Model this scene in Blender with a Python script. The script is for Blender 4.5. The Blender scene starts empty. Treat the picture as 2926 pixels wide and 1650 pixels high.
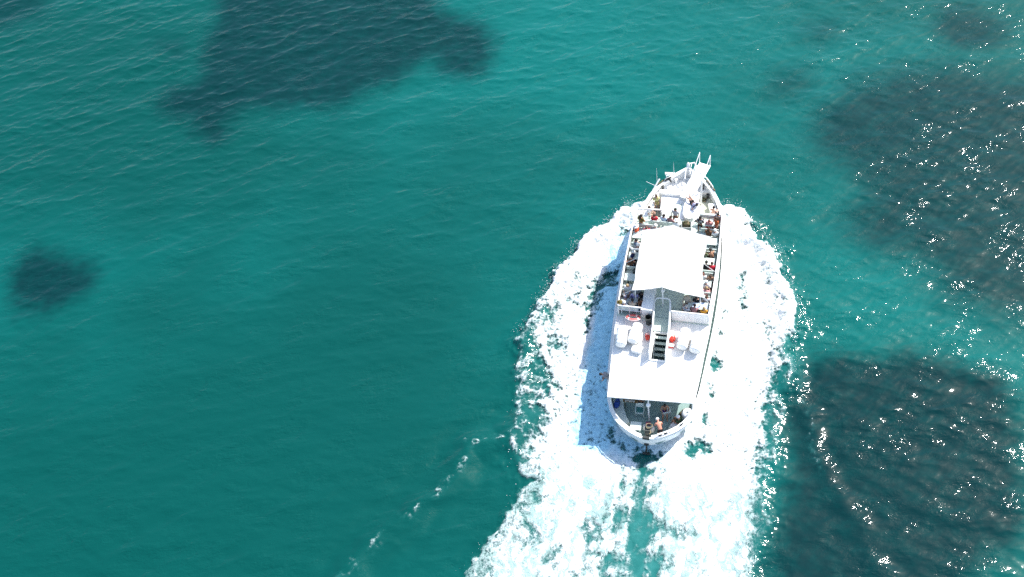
import bpy, bmesh, math, random
import numpy as np
from mathutils import Vector, Matrix, Euler

# ------------------------------------------------------------------ camera, sky, sun, exposure
SC = bpy.context.scene
COL = SC.collection
R = math.radians

CAM_Z, DEP, ROLL = 64.0, R(54), R(-12)
cam_data = bpy.data.cameras.new('camera')
cam_data.sensor_width = 36.0
cam_data.lens = 36.0 * 3137.0 / 2926.0
cam_data.clip_start, cam_data.clip_end = 0.5, 20000
cam = bpy.data.objects.new('camera', cam_data)
COL.objects.link(cam)
fw = Vector((0, math.cos(DEP), -math.sin(DEP)))
rt = Vector((1, 0, 0))
up = rt.cross(fw)
cr = rt * math.cos(ROLL) + up * math.sin(ROLL)
cu = up * math.cos(ROLL) - rt * math.sin(ROLL)
cam.matrix_world = Matrix(((cr.x, cu.x, -fw.x, 0), (cr.y, cu.y, -fw.y, 0), (cr.z, cu.z, -fw.z, CAM_Z), (0, 0, 0, 1)))
SC.camera = cam

SUN_DIR = Vector((0.577, 0.300, 0.760)).normalized()
sun_data = bpy.data.lights.new('sun', 'SUN')
sun_data.energy = 4.6
sun_data.angle = R(0.53)
sun_data.color = (1.0, 0.965, 0.905)
sun = bpy.data.objects.new('sun', sun_data)
COL.objects.link(sun)
sun.rotation_euler = SUN_DIR.to_track_quat('Z', 'Y').to_euler()
sun.location = SUN_DIR * 200

world = bpy.data.worlds.new('World')
SC.world = world
world.use_nodes = True
wn = world.node_tree.nodes
wl = world.node_tree.links
wn.clear()
sky = wn.new('ShaderNodeTexSky')
sky.sky_type = 'NISHITA'
sky.sun_disc = False
sky.sun_elevation = math.asin(SUN_DIR.z)
sky.sun_rotation = math.atan2(SUN_DIR.x, SUN_DIR.y)
sky.air_density = 1.0
sky.dust_density = 1.4
bg = wn.new('ShaderNodeBackground')
bg.inputs['Strength'].default_value = 0.15
wo = wn.new('ShaderNodeOutputWorld')
wl.new(sky.outputs[0], bg.inputs[0])
wl.new(bg.outputs[0], wo.inputs[0])

SC.view_settings.view_transform = 'Standard'
SC.view_settings.look = 'None'
SC.view_settings.gamma = 1.0
SC.view_settings.use_curve_mapping = False
SC.view_settings.exposure = 0.95
SC.render.engine = 'CYCLES'
SC.cycles.use_denoising = False
SC.cycles.denoiser = 'OPENIMAGEDENOISE'
SC.cycles.denoising_input_passes = 'RGB_ALBEDO_NORMAL'
SC.cycles.max_bounces = 6
SC.cycles.transparent_max_bounces = 12
SC.cycles.caustics_reflective = False
SC.cycles.caustics_refractive = False
SC.cycles.sample_clamp_indirect = 4.0

# boat frame: x to starboard, y to the bow, z up from the waterline
HEAD = R(22)
BO = Vector((6.43036, 32.02987, 0.0))
FX = np.array([math.cos(HEAD), -math.sin(HEAD)])
FY = np.array([math.sin(HEAD), math.cos(HEAD)])

# ------------------------------------------------------------------ node helpers
def new_mat(name):
    m = bpy.data.materials.new(name)
    m.use_nodes = True
    nt = m.node_tree
    nt.nodes.clear()
    out = nt.nodes.new('ShaderNodeOutputMaterial')
    return m, nt, out

def N(nt, kind, **kw):
    n = nt.nodes.new(kind)
    for k, v in kw.items():
        setattr(n, k, v)
    return n

def math_node(nt, op, a, b=None, clamp=False, c=None):
    n = nt.nodes.new('ShaderNodeMath')
    n.operation = op
    n.use_clamp = clamp
    for i, v in enumerate((a, b, c)):
        if v is None:
            continue
        if isinstance(v, (int, float)):
            n.inputs[i].default_value = v
        else:
            nt.links.new(v, n.inputs[i])
    return n.outputs[0]

def smooth_node(nt, val, lo, hi, a=0.0, b=1.0):
    n = nt.nodes.new('ShaderNodeMapRange')
    n.interpolation_type = 'SMOOTHSTEP'
    nt.links.new(val, n.inputs[0])
    n.inputs[1].default_value = lo
    n.inputs[2].default_value = hi
    n.inputs[3].default_value = a
    n.inputs[4].default_value = b
    return n.outputs[0]

def mix_col(nt, fac, a, b):
    n = nt.nodes.new('ShaderNodeMix')
    n.data_type = 'RGBA'
    n.clamp_factor = True
    for sock, v in ((n.inputs[0], fac), (n.inputs[6], a), (n.inputs[7], b)):
        if isinstance(v, (int, float)):
            sock.default_value = v
        elif isinstance(v, tuple):
            sock.default_value = (v[0], v[1], v[2], 1)
        else:
            nt.links.new(v, sock)
    return n.outputs[2]

def noise_tex(nt, vec, scale, detail=3.0, rough=0.55, dist=0.0):
    n = nt.nodes.new('ShaderNodeTexNoise')
    n.inputs['Scale'].default_value = scale
    n.inputs['Detail'].default_value = detail
    n.inputs['Roughness'].default_value = rough
    n.inputs['Distortion'].default_value = dist
    if vec is not None:
        nt.links.new(vec, n.inputs['Vector'])
    return n

# ------------------------------------------------------------------ numpy noise and distance fields
def perlin(x, y, seed=0):
    rng = np.random.RandomState(seed)
    perm = rng.permutation(256)
    perm = np.concatenate([perm, perm])
    ang = rng.rand(256) * 2 * np.pi
    gx, gy = np.cos(ang), np.sin(ang)
    xi = np.floor(x).astype(np.int64)
    yi = np.floor(y).astype(np.int64)
    xf, yf = x - xi, y - yi
    u = xf * xf * xf * (xf * (xf * 6 - 15) + 10)
    v = yf * yf * yf * (yf * (yf * 6 - 15) + 10)
    def g(ix, iy, dx, dy):
        h = perm[(perm[ix & 255] + iy) & 255]
        return gx[h] * dx + gy[h] * dy
    a = g(xi, yi, xf, yf)
    b = g(xi + 1, yi, xf - 1, yf)
    c = g(xi, yi + 1, xf, yf - 1)
    d = g(xi + 1, yi + 1, xf - 1, yf - 1)
    return ((a + u * (b - a)) * (1 - v) + (c + u * (d - c)) * v) * 1.5

def fbm(x, y, octaves=4, seed=0, gain=0.5):
    s = np.zeros_like(x)
    amp, f = 1.0, 1.0
    for o in range(octaves):
        s += amp * perlin(x * f + 17.3 * o, y * f - 9.1 * o, seed + o)
        amp *= gain
        f *= 2.03
    return s

def sstep(lo, hi, v):
    t = np.clip((v - lo) / (hi - lo), 0, 1)
    return t * t * (3 - 2 * t)

def seg_dist(x, y, pts):
    """Distance to a polyline and the share of the way along it."""
    best = np.full(x.shape, 1e9)
    par = np.zeros(x.shape)
    n = len(pts) - 1
    for i in range(n):
        (ax, ay), (bx, by) = pts[i], pts[i + 1]
        dx, dy = bx - ax, by - ay
        t = np.clip(((x - ax) * dx + (y - ay) * dy) / (dx * dx + dy * dy + 1e-9), 0, 1)
        d = np.hypot(x - ax - t * dx, y - ay - t * dy)
        m = d < best
        best = np.where(m, d, best)
        par = np.where(m, (i + t) / n, par)
    return best, par

def poly_sd(x, y, pts):
    """Signed distance to a closed polygon, positive inside."""
    d, _ = seg_dist(x, y, list(pts) + [pts[0]])
    inside = np.zeros(x.shape, bool)
    n = len(pts)
    for i in range(n):
        (ax, ay), (bx, by) = pts[i], pts[(i + 1) % n]
        c = (ay > y) != (by > y)
        xx = (bx - ax) * (y - ay) / (by - ay + 1e-12) + ax
        inside ^= c & (x < xx)
    return np.where(inside, d, -d)

# ------------------------------------------------------------------ the sea surface
def wave_tile(size, n, crest_deg, spread, peak, slope, seed, shortest=0.35):
    """A periodic tile of wind waves: heights and sideways shifts that sharpen the crests."""
    rng = np.random.RandomState(seed)
    k1 = 2 * np.pi * np.fft.fftfreq(n, size / n)
    kx, ky = np.meshgrid(k1, k1)
    k = np.hypot(kx, ky) + 1e-9
    kp = 2 * np.pi / peak
    th = np.arctan2(ky, kx) - R(crest_deg + 90)
    amp = k ** -1.92 * np.exp(-0.6 * (kp / k) ** 2) * np.abs(np.cos(th)) ** spread * np.exp(-(k * shortest / 6.283) ** 2)
    amp[0, 0] = 0
    H = amp * (rng.randn(n, n) + 1j * rng.randn(n, n))
    h = np.fft.ifft2(H).real
    sx = np.fft.ifft2(1j * kx * H).real
    sy = np.fft.ifft2(1j * ky * H).real
    s = slope / math.sqrt((sx ** 2 + sy ** 2).mean())
    dx = np.fft.ifft2(1j * kx / k * H).real
    dy = np.fft.ifft2(1j * ky / k * H).real
    return size, n, h * s, dx * s, dy * s

def sample_tile(tile, x, y):
    size, n, h, dx, dy = tile
    fx_, fy_ = x / size * n, y / size * n
    ix, iy = np.floor(fx_).astype(np.int64), np.floor(fy_).astype(np.int64)
    tx, ty = fx_ - ix, fy_ - iy
    x0, x1, y0, y1 = ix % n, (ix + 1) % n, iy % n, (iy + 1) % n
    out = []
    for f in (h, dx, dy):
        out.append((f[y0, x0] * (1 - tx) + f[y0, x1] * tx) * (1 - ty) + (f[y1, x0] * (1 - tx) + f[y1, x1] * tx) * ty)
    return out

STEP = 0.08
def axis(lo, hi):
    mid = np.arange(lo, hi + 1e-6, STEP)
    g, o, s = [], 0.0, STEP
    while o < 6000:
        s *= 1.28
        o += s
        g.append(o)
    g = np.array(g)
    return np.concatenate([lo - g[::-1], mid, hi + g])

GA = R(-16)
ga, gb = np.array([math.cos(GA), math.sin(GA)]), np.array([-math.sin(GA), math.cos(GA)])
ua, va = axis(-71.0, 31.0), axis(16.0, 81.0)
NU, NV = len(ua), len(va)
UU, VV = np.meshgrid(ua, va)
X = UU * ga[0] + VV * gb[0]
Y = UU * ga[1] + VV * gb[1]
edge_u = np.maximum(-71.0 - UU, UU - 31.0)
edge_v = np.maximum(16.0 - VV, VV - 81.0)
calm = np.exp(-np.maximum(np.maximum(edge_u, edge_v), 0) / 2.0)

LX = (X - BO.x) * FX[0] + (Y - BO.y) * FX[1]
LY = (X - BO.x) * FY[0] + (Y - BO.y) * FY[1]

FOAM_PORT = [(-2.82, 20.31), (-4.38, 19.6), (-5.02, 18.32), (-5.86, 17.17), (-7.26, 15.7), (-8.11, 13.56), (-9.13, 10.47), (-9.66, 8.61), (-10.32, 7.01), (-9.98, 4.55), (-9.05, 3.36), (-9.52, 1.57), (-9.12, 0.15), (-9.13, -1.09), (-8.66, -2.83), (-7.56, -3.65), (-8.21, -5.67), (-8.01, -6.58), (-9.32, -8.64), (-9.93, -10.54), (-11.14, -12.66), (-11.8, -14.5), (-12.8, -17.0)]
FOAM_STBD = [(2.68, 20.53), (3.83, 20.13), (4.64, 18.91), (5.72, 17.76), (6.97, 16.66), (7.31, 14.74), (8.05, 13.63), (8.74, 11.62), (8.76, 10.04), (8.61, 8.24), (9.0, 6.36), (8.45, 4.19), (8.38, 2.76), (8.13, 1.52), (8.26, -0.21), (7.79, -2.74), (8.38, -3.93), (8.01, -5.42), (7.86, -7.53), (7.72, -9.57), (7.7, -12.0), (7.8, -17.0)]
FOAM_OUT = FOAM_PORT[::-1] + [(-1.2, 20.9), (1.2, 20.9)] + FOAM_STBD

near = (np.abs(LX) < 22) & (LY > -18) & (LY < 24)
def on_near(fn, fill):
    out = np.full(X.shape, fill, float)
    out[near] = fn(LX[near], LY[near])
    return out

def foam_fields(x, y):
    wx = x + 0.55 * fbm(x / 2.3, y / 2.3, 3, 11) + 0.20 * fbm(x / 0.42, y / 0.42, 3, 15)
    wy = y + 0.55 * fbm(x / 2.3, y / 2.3, 3, 21) + 0.20 * fbm(x / 0.42, y / 0.42, 3, 25)
    sd = poly_sd(wx, wy, FOAM_OUT)
    lace = np.clip((12.5 - y) / 5.5, 0, 1)
    wid = (1.0 + 2.3 * np.clip((12.5 - y) / 9.0, 0, 1)) * (1 - 0.45 * sstep(0.0, 4.0, x))
    D = sstep(-0.05, 0.45, sd) * (1.19 - lace * 0.55 * (1 - sstep(0.25 * wid, 1.25 * wid, sd)))
    lo = fbm(x / 3.1, y / 3.1, 3, 31)
    D -= 0.20 * np.clip(lo, -0.2, 1) * sstep(0.2, 1.5, sd) * lace
    # bright crust right along the outer lobes
    D += 0.16 * np.exp(-((sd - 0.22) / 0.2) ** 2) * lace * sstep(-0.4, 0.3, fbm(x / 1.7, y / 1.7, 2, 37))
    # thinner, swirling strip along the port side of the hull
    strip = sstep(-5.9, -5.2, x + 0.5 * fbm(x / 1.1, y / 1.6, 3, 41)) * sstep(-2.0, -2.9, x) * sstep(-1.6, -0.6, y) * sstep(14.5, 9.5, y)
    D -= strip * (0.02 + 0.15 * np.clip(0.3 + fbm(x / 0.9, y / 1.5, 4, 43), 0, 1) * sstep(10.5, 1.0, y))
    def cut(pts, r0, r1, k, warp=0.6):
        nonlocal D
        d, t = seg_dist(x + warp * fbm(x / 0.9, y / 0.9, 3, 51), y + warp * fbm(x / 0.9, y / 0.9, 3, 57), pts)
        r = r0 + (r1 - r0) * t
        D = D - k * np.exp(-(d / r) ** 2)
    cut([(-4.21, 16.94), (-4.25, 16.5)], 0.45, 0.3, 0.55)
    cut([(-4.4, 12.6), (-5.0, 12.3), (-5.2, 11.6)], 0.6, 0.4, 0.75)
    cut([(-5.18, 10.83), (-5.64, 9.12), (-5.3, 7.9)], 0.45, 0.3, 0.6)
    cut([(-2.55, 0.7), (-2.1, -0.1), (-1.6, -0.5)], 0.40, 0.35, 0.50, 0.3)
    cut([(-3.4, 1.4), (-3.2, 0.1), (-3.6, -0.7)], 0.4, 0.3, 0.2)
    for c in ((-6.5, 12.2), (-6.7, 10.8), (-8.1, 9.4), (-7.6, 7.7), (-9.2, 6.5), (-7.2, 6.7), (-8.3, 4.9), (-7.3, 3.4), (-8.4, -0.6), (-8.0, 1.2), (-8.6, -2.2)):
        cut([c, (c[0] + 0.4, c[1] - 0.5)], 0.55, 0.4, 0.42)
    # propeller race: a darker lane behind the stern, with side lanes
    wash = sstep(-0.4, -1.8, y) * sstep(7.0, 5.0, np.abs(x + 1.3))
    D += wash * 0.10 * sstep(1.0, 2.6, np.abs(x))
    D -= wash * 0.50 * np.clip(fbm(x / 1.0 + 0.5 * fbm(x / 1.3, y / 1.3, 2, 65), y / 2.1, 4, 61) + 0.12, -0.1, 1.2) * sstep(-1.5, -7.5, y)
    cut([(0.0, -0.9), (-0.05, -2.5), (0.05, -4.6), (0.3, -6.2), (0.8, -8.7), (1.2, -12.0), (1.8, -17)], 0.55, 0.95, 0.32)
    cut([(0.0, -0.9), (-0.05, -2.5), (0.05, -4.6), (0.3, -6.2), (0.8, -8.7), (1.2, -12.0), (1.8, -17)], 0.75, 3.1, 0.62 + 0.40 * np.clip(fbm(x / 0.5, y / 1.5, 3, 67), -1, 1))
    cut([(-2.0, -5.0), (-2.37, -6.08), (-2.88, -6.55), (-2.49, -7.48), (-2.67, -8.12), (-2.83, -9.26), (-3.4, -14)], 0.45, 0.6, 0.62)
    cut([(2.3, -5.6), (3.0, -5.1), (3.7, -5.7)], 0.5, 0.3, 0.32)
    cut([(-1.03, -8.07), (-0.51, -8.65)], 0.5, 0.5, 0.4)
    cut([(2.02, -7.7), (2.25, -7.2)], 0.4, 0.4, 0.4)
    cut([(-4.3, -7.8), (-4.8, -9.4)], 0.6, 0.8, 0.35)
    cut([(-0.2, -0.75), (0.7, -0.65)], 0.4, 0.4, 0.55, 0.2)
    # starboard side
    cut([(2.7, 0.0), (3.05, 0.5), (3.6, 0.3)], 0.5, 0.35, 0.8, 0.4)
    cut([(4.6, 14.3), (4.8, 12.7), (4.88, 11.4), (4.83, 10.2)], 0.28, 0.25, 0.5, 0.3)
    for c, k in (((3.62, 10.7), .35), ((3.68, 9.2), .45), ((3.62, 7.1), .55), ((3.52, 6.5), .6), ((3.45, 4.6), .5), ((3.3, 2.6), .5)):
        cut([c, (c[0] + 0.1, c[1] - 0.5)], 0.33, 0.25, k, 0.25)
    for c in ((6.5, 14.2), (7.4, 12.0), (6.7, 9.9), (7.6, 8.3), (8.1, 6.8), (8.0, 5.3), (7.5, 5.9), (7.1, 0.6), (7.6, -1.2), (7.3, -2.8), (7.1, -3.6), (7.7, -4.3), (7.3, -5.5), (7.2, 3.6), (7.6, 2.2), (8.2, 8.9)):
        cut([c, (c[0] + 0.2, c[1] - 0.7)], 0.55, 0.4, 0.30)
    D = np.clip(D, 0, 1.3) * sstep(-0.08, 0.05, sd)
    # broken foam left by the outer bow wave
    for pts, k, r in (([(-9.25, -0.99), (-11.5, -1.6), (-11.7, -3.8), (-13.56, -6.36), (-15.41, -8.29), (-16.15, -10.28), (-17.14, -11.74), (-18.6, -14.5)], 0.60, 0.30),
                      ([(8.81, 5.99), (9.85, 3.48), (10.24, 0.97), (11.0, -0.5)], 0.5, 0.22)):
        d, t = seg_dist(x + 0.4 * fbm(x / 1.2, y / 1.2, 4, 71), y + 0.5 * fbm(x / 1.2, y / 1.2, 3, 75), pts)
        D = np.maximum(D, k * np.exp(-(d / r) ** 2) * sstep(-0.45, 0.45, fbm(x / 1.1, y / 1.1, 4, 79)) * sstep(-0.5, 0.35, fbm(x / 0.33, y / 0.33, 3, 77)))
    D = np.clip(D, 0, 1.3)
    return sd, D, np.maximum(sstep(-5.35, -4.6, x + 0.3 * fbm(x / 1.1, y / 1.6, 3, 41)) * sstep(-1.6, -2.6, x) * sstep(-1.6, -0.6, y) * sstep(19.0, 13.0, y), np.exp(-((x + 1.2) ** 2 / 5.0 + (y + 0.2) ** 2 / 1.2)) * 0.9)  # third field: where the boat's shadow is tinted into the foam, stern included

near_sd = np.full(X.shape, -50.0)
foam = np.zeros(X.shape)
hull_shade_f = np.zeros(X.shape)
near_sd[near], foam[near], hull_shade_f[near] = foam_fields(LX[near], LY[near])

tile_a = wave_tile(97.0, 1024, 9, 5.0, 5.0, 0.095, 3)
tile_c = wave_tile(71.0, 1024, 2, 2.4, 1.7, 0.108, 9, 0.26)
tile_b = wave_tile(83.0, 1024, -30, 3.0, 4.0, 0.075, 5)
ha, dxa, dya = sample_tile(tile_a, X, Y)
hb, dxb, dyb = sample_tile(tile_b, X, Y)
hc, dxc, dyc = sample_tile(tile_c, X * 0.97 + Y * 0.1 * 0, Y)
wb = sstep(-2.0, 26.0, X - 0.25 * (Y - 45))
wa = np.sqrt(1 - 0.85 * wb) * calm
wb = np.sqrt(0.15 + 0.75 * wb) * calm * 0.95
gust = (0.85 + 0.22 * sstep(52.0, 76.0, Y)) * 1.0 + 0.25 * np.clip(fbm(X / 17.0, Y / 17.0, 2, 91), -1, 1)
damp = 1.0 - 0.45 * sstep(-0.3, 1.5, near_sd)
wc = calm * (0.62 + 0.55 * np.clip(fbm(X / 9.0, Y / 7.0, 3, 95) + 0.35, 0, 1.2)) * (1 - 0.45 * sstep(60.0, 25.0, Y + 0.5 * X) * sstep(12.0, -4.0, X))
Z = (ha * wa + hb * wb + hc * wc) * gust * damp
chop = 1.15
SX = X + chop * (dxa * wa + dxb * wb + dxc * wc) * gust * damp
SY = Y + chop * (dya * wa + dyb * wb + dyc * wc) * gust * damp

# ridges of the boat's own wake
def wake(x, y):
    out = np.zeros_like(x)
    for pts, a, w in (([(-6.5, 2.5), (-9.25, -0.99), (-11.5, -1.9), (-11.9, -3.8), (-13.56, -6.36), (-15.41, -8.29), (-17.14, -11.74), (-20, -17)], 0.30, 0.8),
                      ([(7.5, 9.0), (8.81, 5.99), (9.85, 3.48), (10.24, 0.97), (11.43, -1.03), (12.91, -2.9), (14.12, -5.23), (17, -10), (20, -16)], 0.09, 0.6)):
        d, t = seg_dist(x + 0.5 * fbm(x / 3.0, y / 3.0, 2, 81), y + 0.5 * fbm(x / 3.0, y / 3.0, 2, 83), pts)
        out += a * np.exp(-(d / w) ** 2) * (1 - 0.5 * t) - a * 0.45 * np.exp(-((d - 1.9 * w) / w) ** 2) * (1 - 0.5 * t)
    return out
Z += on_near(wake, 0.0)
bow = np.exp(-((near_sd - 0.7) / 0.75) ** 2) * sstep(2.0, 9.0, LY) * sstep(21.5, 19.5, LY)
side = np.exp(-((near_sd - 0.8) / 1.0) ** 2) * sstep(9.0, 3.0, LY) * sstep(-17.0, -3.0, LY)
Z += 0.50 * bow + 0.22 * side

# how clear or weedy the bottom looks through the water
weed = np.zeros(X.shape)
PATCHES = [
    ([(-21.5, 88.6), (-21.4, 82.7), (-22.3, 79.2), (-22.5, 76.6), (-23.8, 75.2), (-25.9, 75.3), (-26.2, 73.7), (-25.2, 71.9), (-23.8, 71.0), (-23.1, 68.9), (-22.0, 67.6), (-21.0, 68.0), (-20.7, 69.6), (-19.6, 70.7), (-16.2, 70.1), (-12.8, 68.9), (-11.1, 68.8), (-8.7, 69.6), (-6.5, 70.4), (-4.3, 71.5), (-2.5, 72.0), (-2.0, 70.3), (-0.2, 68.5), (1.3, 68.8), (2.3, 70.5), (2.9, 72.9), (2.2, 75.2), (0.3, 77.4), (-1.2, 79.6), (-2.5, 83.4), (-11.4, 90.0)], 1.8, 0.92),
    ([(-36.1, 59.7), (-34.3, 58.9), (-32.1, 57.3), (-31.2, 56.1), (-31.6, 54.9), (-32.7, 54.0), (-34.8, 53.4), (-36.7, 54.5), (-37.9, 55.8), (-38.3, 57.6), (-37.6, 58.8)], 1.6, 0.95),
    ([(-46.5, 98.1), (-37.7, 93.3), (-39.0, 90.1), (-41.2, 89.1), (-44.6, 89.0)], 2.5, 0.75),
    ([(29.2, 59.3), (33.3, 59.9), (37.4, 58.2), (41.9, 55.9), (46.1, 50.2), (38.6, 35.2), (32.5, 34.9), (30.4, 36.1), (28.9, 37.8), (28.5, 39.9), (27.4, 42.3), (25.0, 43.3), (24.1, 45.0), (25.1, 47.0), (26.9, 48.5), (25.9, 50.8), (24.6, 52.4), (24.9, 55.2), (26.5, 57.9)], 2.8, 0.92),
    ([(39.3, 65.3), (41.7, 64.5), (43.1, 62.6), (41.5, 60.2), (38.4, 60.7), (37.9, 63.3)], 1.6, 0.8),
    ([(18.1, 35.6), (20.6, 36.0), (22.3, 34.6), (25.0, 34.6), (27.8, 33.7), (29.3, 32.2), (29.4, 29.8), (28.7, 27.4), (27.6, 24.1), (26.0, 21.3), (23.5, 20.1), (21.0, 17.4), (10.6, 15.6), (11.2, 22.1), (13.3, 26.6), (15.1, 30.4), (16.1, 33.7)], 1.5, 1.0),
    ([(24.5, 61.7), (26.1, 61.4), (26.2, 60.0), (25.0, 59.2), (23.8, 59.8)], 2.4, 0.75),
    ([(28.5, 66.8), (30.4, 66.4), (30.5, 64.9), (28.7, 64.4), (27.9, 65.5)], 2.2, 0.6),
    ([(-27.1, 81.5), (-24.9, 81.4), (-24.2, 79.5), (-26.0, 79.3)], 1.6, 0.45)]
inner = calm > 0.02
xi_, yi_ = X[inner], Y[inner]
qx = xi_ + 0.6 * fbm(xi_ / 5.0, yi_ / 5.0, 4, 101) + 0.35 * fbm(xi_ / 0.9, yi_ / 0.5, 2, 107)
qy = yi_ + 0.6 * fbm(xi_ / 5.0, yi_ / 5.0, 4, 111) + 0.35 * fbm(xi_ / 0.9, yi_ / 0.5, 2, 117)
wv = np.zeros(xi_.shape)
for pts, soft, k in PATCHES:
    wv = np.maximum(wv, k * sstep(-soft, soft * 0.9, poly_sd(qx, qy, pts)))
weed[inner] = wv
far_weed = sstep(0.15, 0.4, fbm(X[~inner] / 40.0, Y[~inner] / 40.0, 3, 121))
weed[~inner] = far_weed * 0.9 * sstep(0.0, 12.0, np.maximum(edge_u, edge_v)[~inner])
shoal = np.zeros(X.shape)
shoal[inner] = 0.53 + 0.40 * fbm(xi_ / 24.0, yi_ / 24.0, 3, 131)
shoal[~inner] = 0.5
for cx, cy, r, k in ((8.0, 74.0, 12.0, 0.22), (25.5, 41.0, 6.0, 0.6), (-5.0, 66.0, 14.0, 0.15), (31.0, 63.5, 8.0, 0.3), (-34.0, 78.0, 17.0, -0.62), (-14.0, 62.0, 12.0, -0.12), (-30.0, 42.0, 16.0, -0.35), (-6.0, 38.0, 12.0, -0.2), (30.5, 33.0, 2.5, 0.5), (-12.0, 30.0, 10.0, -0.2)):
    shoal += k * np.exp(-((X - cx) ** 2 + (Y - cy) ** 2) / (r * r))

slick = np.zeros(X.shape)
def slick_fn(x, y):
    d, t = seg_dist(x + 0.6 * fbm(x / 2.0, y / 2.0, 2, 161), y, [(8.7, 3.5), (9.3, 0.5), (9.6, -2.5), (10.2, -5.5), (11.0, -9.0), (12.5, -14.0)])
    return np.exp(-(d / (0.7 + 1.1 * t)) ** 2)
slick = on_near(slick_fn, 0.0)
Z *= 1 - 0.5 * slick
def grid_mesh(name, xs, ys, zs, faces_mask=None, attrs=None):
    nv, nu = xs.shape
    idx = np.arange(nv * nu).reshape(nv, nu)
    quads = np.stack([idx[:-1, :-1], idx[:-1, 1:], idx[1:, 1:], idx[1:, :-1]], -1)
    quads = quads[faces_mask] if faces_mask is not None else quads.reshape(-1, 4)
    used = np.unique(quads) if faces_mask is not None else np.arange(nv * nu)
    remap = np.zeros(nv * nu, np.int64)
    remap[used] = np.arange(len(used))
    quads = remap[quads]
    co = np.stack([xs.ravel(), ys.ravel(), zs.ravel()], -1)[used].astype(np.float32)
    me = bpy.data.meshes.new(name)
    me.vertices.add(len(co))
    me.vertices.foreach_set('co', co.ravel())
    me.loops.add(quads.size)
    me.loops.foreach_set('vertex_index', quads.ravel().astype(np.int32))
    me.polygons.add(len(quads))
    me.polygons.foreach_set('loop_start', np.arange(0, quads.size, 4, dtype=np.int32))
    me.polygons.foreach_set('use_smooth', np.ones(len(quads), bool))
    me.update(calc_edges=True)
    for k, a in (attrs or {}).items():
        at = me.attributes.new(k, 'FLOAT', 'POINT')
        at.data.foreach_set('value', a.ravel()[used].astype(np.float32))
    return me

core = sstep(-0.5, -2.5, LY) * sstep(0.3, 2.5, near_sd)
aer = np.clip(foam, 0, 1) * (0.40 + 0.50 * core + 0.4 * np.clip(hull_shade_f, 0, 1))
aer = np.maximum(aer, 0.14 * sstep(-0.1, 1.2, near_sd))
aer = np.maximum(aer, 0.55 * core * sstep(-14, -6, -np.abs(LX)))
sea_me = grid_mesh('sea', SX, SY, Z, None, {'weed': weed, 'shoal': shoal, 'aerated': aer, 'slick': slick})
sea = bpy.data.objects.new('sea', sea_me)
COL.objects.link(sea)
sea['kind'] = 'structure'
sea['label'] = 'rippled turquoise sea with dark weed patches and sun glints'

m, nt, out = new_mat('sea_water')
geo = N(nt, 'ShaderNodeNewGeometry')
def attr(nt, name):
    a = N(nt, 'ShaderNodeAttribute', attribute_name=name)
    return a.outputs['Fac']
pos = geo.outputs['Position']
big = noise_tex(nt, pos, 0.11, 4, 0.6)
tone = math_node(nt, 'ADD', attr(nt, 'shoal'), math_node(nt, 'MULTIPLY', math_node(nt, 'SUBTRACT', big.outputs['Fac'], 0.5), 0.5))
clear = mix_col(nt, smooth_node(nt, tone, 0.0, 1.1), (0.0002, 0.051, 0.044), (0.0010, 0.093, 0.084))
spots = noise_tex(nt, pos, 0.9, 4, 0.65)
wfac = math_node(nt, 'MULTIPLY', attr(nt, 'weed'), smooth_node(nt, spots.outputs['Fac'], 0.28, 0.62, 0.84, 1.0))
body = mix_col(nt, wfac, clear, (0.0002, 0.0200, 0.0215))
milky = noise_tex(nt, pos, 1.3, 4, 0.6, 0.6)
afac = math_node(nt, 'MULTIPLY', attr(nt, 'aerated'), smooth_node(nt, milky.outputs['Fac'], 0.25, 0.7, 0.35, 1.0))
body = mix_col(nt, afac, body, (0.045, 0.21, 0.20))
rip_map = N(nt, 'ShaderNodeMapping')
rip_map.inputs['Rotation'].default_value = (0, 0, R(8))
rip_map.inputs['Scale'].default_value = (0.62, 1.35, 1.0)
nt.links.new(pos, rip_map.inputs['Vector'])
r1 = noise_tex(nt, rip_map.outputs[0], 2.1, 3, 0.6, 0.35)
r2 = noise_tex(nt, pos, 6.5, 2, 0.55, 0.2)
b1 = N(nt, 'ShaderNodeBump')
patch = noise_tex(nt, pos, 0.33, 3, 0.6)
pf = smooth_node(nt, patch.outputs['Fac'], 0.38, 0.66, 0.18, 1.1)
pf = math_node(nt, 'MULTIPLY', pf, math_node(nt, 'SUBTRACT', 1.0, math_node(nt, 'MULTIPLY', attr(nt, 'slick'), 0.7)))
nt.links.new(pf, b1.inputs['Strength'])
b1.inputs['Distance'].default_value = 0.080
nt.links.new(r1.outputs['Fac'], b1.inputs['Height'])
b2 = N(nt, 'ShaderNodeBump')
nt.links.new(pf, b2.inputs['Strength'])
b2.inputs['Distance'].default_value = 0.012
nt.links.new(r2.outputs['Fac'], b2.inputs['Height'])
nt.links.new(b1.outputs[0], b2.inputs['Normal'])
scatter = N(nt, 'ShaderNodeBsdfDiffuse')
nt.links.new(body, scatter.inputs['Color'])
nt.links.new(b2.outputs[0], scatter.inputs['Normal'])
gloss = N(nt, 'ShaderNodeBsdfGlossy', distribution='GGX')
gloss.inputs['Roughness'].default_value = 0.078
nt.links.new(b2.outputs[0], gloss.inputs['Normal'])
fres = N(nt, 'ShaderNodeFresnel')
fres.inputs['IOR'].default_value = 1.333
nt.links.new(b2.outputs[0], fres.inputs['Normal'])
bs = N(nt, 'ShaderNodeMixShader')
nt.links.new(fres.outputs[0], bs.inputs[0])
nt.links.new(scatter.outputs[0], bs.inputs[1])
nt.links.new(gloss.outputs[0], bs.inputs[2])
nt.links.new(bs.outputs[0], out.inputs['Surface'])
sea_me.materials.append(m)

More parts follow.
